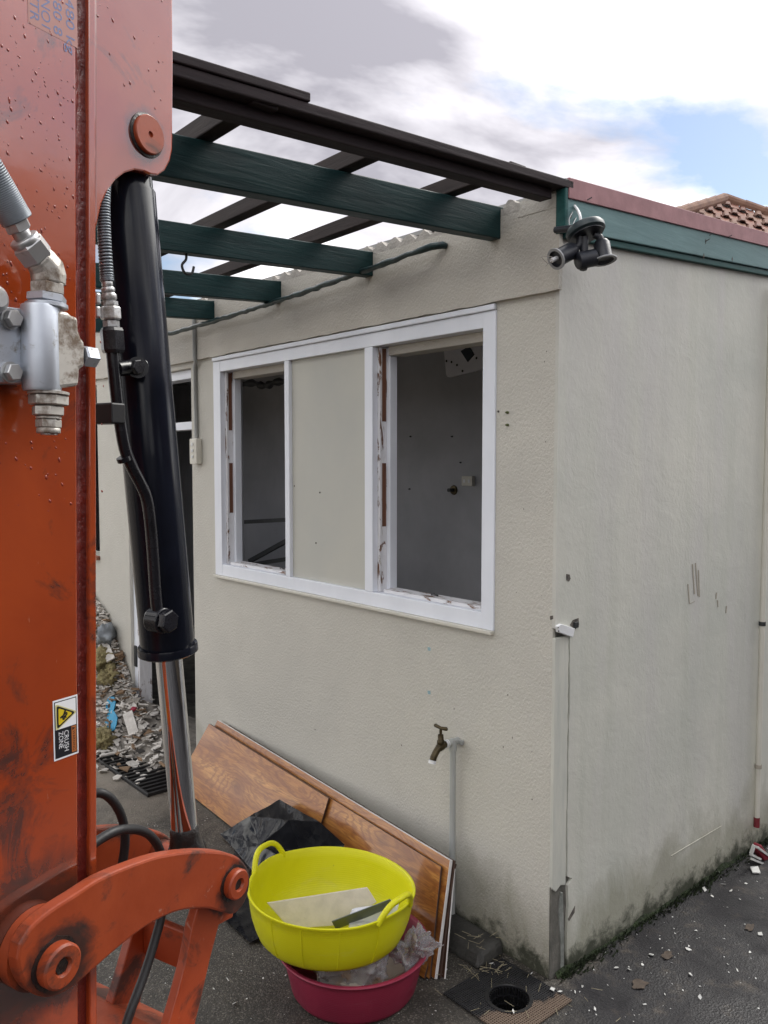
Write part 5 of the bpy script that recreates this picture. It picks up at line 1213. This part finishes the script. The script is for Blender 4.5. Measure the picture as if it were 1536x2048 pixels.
# bucket resting on the ground (below the frame)
bk = MB(); prof = []
bx0 = EF.Y(330, 2110, 0).x
for k in range(17):
    a = R_(-70 + 250 * k / 16); prof.append((bx0 - .12 + .30 * math.cos(a) , .32 + .318 * math.sin(a)))
inn = [(bx0 - .12 + (x + .12 - bx0) * .94, .32 + (z - .32) * .94) for x, z in prof[::-1]]
for i in range(len(prof) - 1):
    pass
rb_ = []
N3 = len(prof); vs = []
for yo in (-.16, .275): vs += [(x, yo, z) for x, z in prof] + [(x, yo, z) for x, z in inn[::-1]]
fs = []
for i in range(N3 - 1):
    fs += [(i, i + 1, 2 * N3 + i + 1, 2 * N3 + i), (N3 + i, N3 + i + 1, 3 * N3 + i + 1, 3 * N3 + i), (i, i + 1, N3 + i + 1, N3 + i), (2 * N3 + i, 2 * N3 + i + 1, 3 * N3 + i + 1, 3 * N3 + i)]
fs += [(0, N3, 3 * N3, 2 * N3), (N3 - 1, 2 * N3 - 1, 4 * N3 - 1, 3 * N3 - 1)]
bko = bk.add(vs, fs).build('bucket', M['orangeW'], ex)
for yo in (-.168, .2755): MB().prism([(x, yo, z) for x, z in prof], (0, .0075, 0)).build('bucket_side', M['orangeW'], bko)
for k in range(4): MB().prism([(bx0 - .04, -.14 + k * .12, .035), (bx0 + .02, -.14 + k * .12, .02), (bx0 - .02, -.14 + k * .12, .002), (bx0 - .05, -.14 + k * .12, .01)], (0, .05, 0)).build('bucket_tooth', M['dark'], bko)
eplate([(pv.x - .10, .40), (pv.x + .05, .40), (pv.x + .06, .62), (pv.x - .13, .62)], .02, .07, 'bucket_ear', M['orangeW'], bevel=.004)
# trailing hoses
YH = .05
for pts in ([(150, 1640, .09), (185, 1590, .08), (215, 1592, .07), (240, 1625, .07), (250, 1670, .07), (246, 1720, .07), (235, 1760, .07)],
            [(150, 1720, .02), (195, 1682, .02), (240, 1660, .02), (285, 1662, .03), (312, 1685, .04), (325, 1720, .05), (329, 1760, .05), (325, 1820, .03), (310, 1880, .02), (288, 1950, .01), (262, 2020, .0), (240, 2090, .0)]):
    MB().tube(spline([EF.Y(*t) for t in pts], 8), .0078, 12).build('trailing_hose', M['hoserubber'], ex, smooth=70)
# upper end of the arm continues to the boom, out of the picture
MB().hexa([(-.42, .01, 2.3), (-.05, .01, TOPZ - .05), (-.05, W_ - .01, TOPZ - .05), (-.42, W_ - .01, 2.3), (-1.9, .01, 3.0), (-1.6, .01, 3.25), (-1.6, W_ - .01, 3.25), (-1.9, W_ - .01, 3.0)]).build('boom', M['orange'], ex)

# beads of rain on the paint
rnd = random.Random(77); dm = MB()
def drop(x, z, r, y0, el):
    n = 8; vs = []; fs = []; sk_ = rnd.uniform(.2, .7)
    for ring, (rr_, h_) in enumerate(((1, 0), (.8, .32), (.4, .52))):
        for k in range(n):
            a = 6.283 * k / n; dx_, dz_ = rr_ * r * math.cos(a), rr_ * r * el * math.sin(a); vs.append((x + dx_ - dz_ * sk_ * .6, y0 - h_ * r, z + dz_))
    for ring in range(2):
        for k in range(n): fs.append((ring * n + k, ring * n + (k + 1) % n, (ring + 1) * n + (k + 1) % n, (ring + 1) * n + k))
    fs.append(tuple(range(2 * n, 3 * n))); dm.add(vs, fs)
for k in range(520):
    z = 1.5 + .85 * rnd.random() ** .8; x = rnd.uniform(-.19, edgeX(z) - .036) if rnd.random() < .8 else rnd.uniform(edgeX(z) + .004, .165)
    if x > .02 and (z < 2.13 or (x - pn.x) ** 2 + (z - pn.z) ** 2 < .0016): continue
    drop(x, z, rnd.choice((.0006, .0008, .0010, .0012, .0015, .0020)), .0 if x < 0.01 else .0004, rnd.uniform(1, 2.0))
tag(dm.build('rain_beads', M['drop'], ex, smooth=80, recalc=False), kind='stuff')

# ---- decals on the arm
def text(body, size, mat, x, z, y0, parent, name='lettering', width=None):
    cu = bpy.data.curves.new('t', 'FONT'); cu.body = body; cu.size = size; cu.align_x = 'LEFT'; cu.extrude = 0; cu.resolution_u = 3
    ob = bpy.data.objects.new('t', cu); COL.objects.link(ob); bpy.context.view_layer.update()
    me = bpy.data.meshes.new_from_object(ob.evaluated_get(bpy.context.evaluated_depsgraph_get())); bpy.data.objects.remove(ob)
    me.name = name; w = max(v.co.x for v in me.vertices); k = width / w if width else 1
    # reads top to bottom: local +x -> -z, local +y -> +x
    for v in me.vertices: a, b_ = v.co.x * k, v.co.y; v.co = (x + b_, y0, z - a)
    me.materials.clear(); me.materials.append(mat); o = bpy.data.objects.new(name, me); COL.objects.link(o); o.parent = parent; return o
flat = lambda n, c, r=.4: (lambda m: (m.color(c), m.m)[1])(Mat(n, r))
Wh, Bk, Ye, Or = flat('sticker_white', (.78, .78, .80)), flat('sticker_black', (.012, .012, .016)), flat('sticker_yellow', (.62, .46, .02)), flat('sticker_orange', (.42, .14, .04))
a, b_ = EF.Y(105, 1403), EF.Y(157, 1506); sx0, sx1 = a.x, b_.x; sz1, sz0 = (a.z + EF.Y(157, 1387).z) / 2, (EF.Y(107, 1523).z + b_.z) / 2
sw, sh = sx1 - sx0, sz1 - sz0
rect = lambda x0, x1, z0, z1, y0, m_, nm, par: MB().prism([(x0, y0, z0), (x1, y0, z0), (x1, y0, z1), (x0, y0, z1)], (0, .00012, 0)).build(nm, m_, par)
st = rect(sx0, sx1, sz0, sz1, -.0004, Wh, 'warning_sticker', ex); tag(st, 'white, black and yellow CRUSH ZONE warning sticker')
f = lambda u, v: (sx0 + sw * u, sz0 + sh * v)
rect(*(sx0 + sw * t for t in (.05, .95)), *(sz0 + sh * t for t in (.03, .97)), -.0006, Bk, 'border', st)
rect(*(sx0 + sw * t for t in (.085, .915)), *(sz0 + sh * t for t in (.505, .955)), -.0008, Wh, 'pictogram_field', st)
rect(*(sx0 + sw * t for t in (.72, .91)), *(sz0 + sh * t for t in (.05, .49)), -.0008, Or, 'warning_field', st)
def tri(s, y0, m_, nm):
    cx, cz = sx0 + sw * .40, sz0 + sh * .715; P_ = [(cx - sw * .27 * s, cz + sh * .20 * s), (cx - sw * .27 * s, cz - sh * .20 * s), (cx + sw * .50 * s, cz)]
    out = []
    for i in range(3):
        A_, B_, C_ = Vector(P_[i - 1]), Vector(P_[i]), Vector(P_[(i + 1) % 3])
        for t in (0, .25, .5, .75, 1): p1, p2 = B_.lerp(A_, .12), B_.lerp(C_, .12); q = (1 - t) ** 2 * p1 + 2 * t * (1 - t) * B_ + t * t * p2; out.append((q.x, y0, q.y))
    MB().prism(out, (0, .0001, 0)).build(nm, m_, st)
tri(1.14, -.001, flat('sticker_pale_yellow', (.6, .55, .25)), 'triangle_halo'); tri(.98, -.0012, Bk, 'triangle_border'); tri(.74, -.0014, Ye, 'triangle_field')
cx, cz = sx0 + sw * .40, sz0 + sh * .715
for (u0, v0, u1, v1, w) in ((-.17, -.03, .0, .005, .07), (.0, .005, .10, .10, .08), (-.04, -.02, -.02, -.085, .06), (-.02, -.085, .05, -.07, .05), (.05, -.07, .03, -.01, .05), (.05, .02, .16, .05, .06), (.16, .05, .18, .01, .05), (.18, .01, .06, -.02, .06), (.06, -.02, .14, -.06, .05)):
    A_, B_ = Vector((cx + sw * u0 * .8, cz + sh * v0 * .8)), Vector((cx + sw * u1 * .8, cz + sh * v1 * .8)); d = (B_ - A_); nrm = Vector((-d.y, d.x)).normalized() * sw * w * .45
    MB().prism([(q.x, -.0016, q.y) for q in (A_ - nrm, A_ + nrm, B_ + nrm, B_ - nrm)], (0, .0001, 0)).build('figure_stroke', Bk, st)
text('CRUSH', sw * .26, Wh, sx0 + sw * .42, sz0 + sh * .46, -.0009, st, width=sh * .35)
text('ZONE', sw * .26, Wh, sx0 + sw * .20, sz0 + sh * .46, -.0009, st, width=sh * .28)
text('\u25b2 WARNING' if False else 'WARNING', sw * .15, Bk, sx0 + sw * .76, sz0 + sh * .41, -.0010, st, width=sh * .33)
MB().prism([(sx0 + sw * .75, -.001, sz0 + sh * .475), (sx0 + sw * .75, -.001, sz0 + sh * .425), (sx0 + sw * .88, -.001, sz0 + sh * .45)], (0, .0001, 0)).build('alert_mark', Bk, st)
# clear load label at the top, lettering fading
tx0, tx1 = EF.Y(56, 40).x, EF.Y(155, 90).x; tz0 = (EF.Y(56, 45).z + EF.Y(155, 97).z) / 2; tz1 = tz0 + .13
lm = Mat('clear_label_film', .3); lm.color((.42, .20, .17)); 
tl = rect(tx0, tx1, tz0, tz1, -.0004, lm.m, 'load_label', ex); tag(tl, 'faded label with blue handwritten load figures')
ink = flat('faded_blue_ink', (.13, .15, .30))
wl = tx1 - tx0
for k, (s, u) in enumerate((('480 kg', .76), ('380 8', .50), ('NO1', .26), ('7TR', .04))): text(s, wl * .26, ink, tx0 + wl * u, tz0 + .064 - .018 * (k > 1), -.0006, tl, width=(.078, .06, .04, .04)[k])
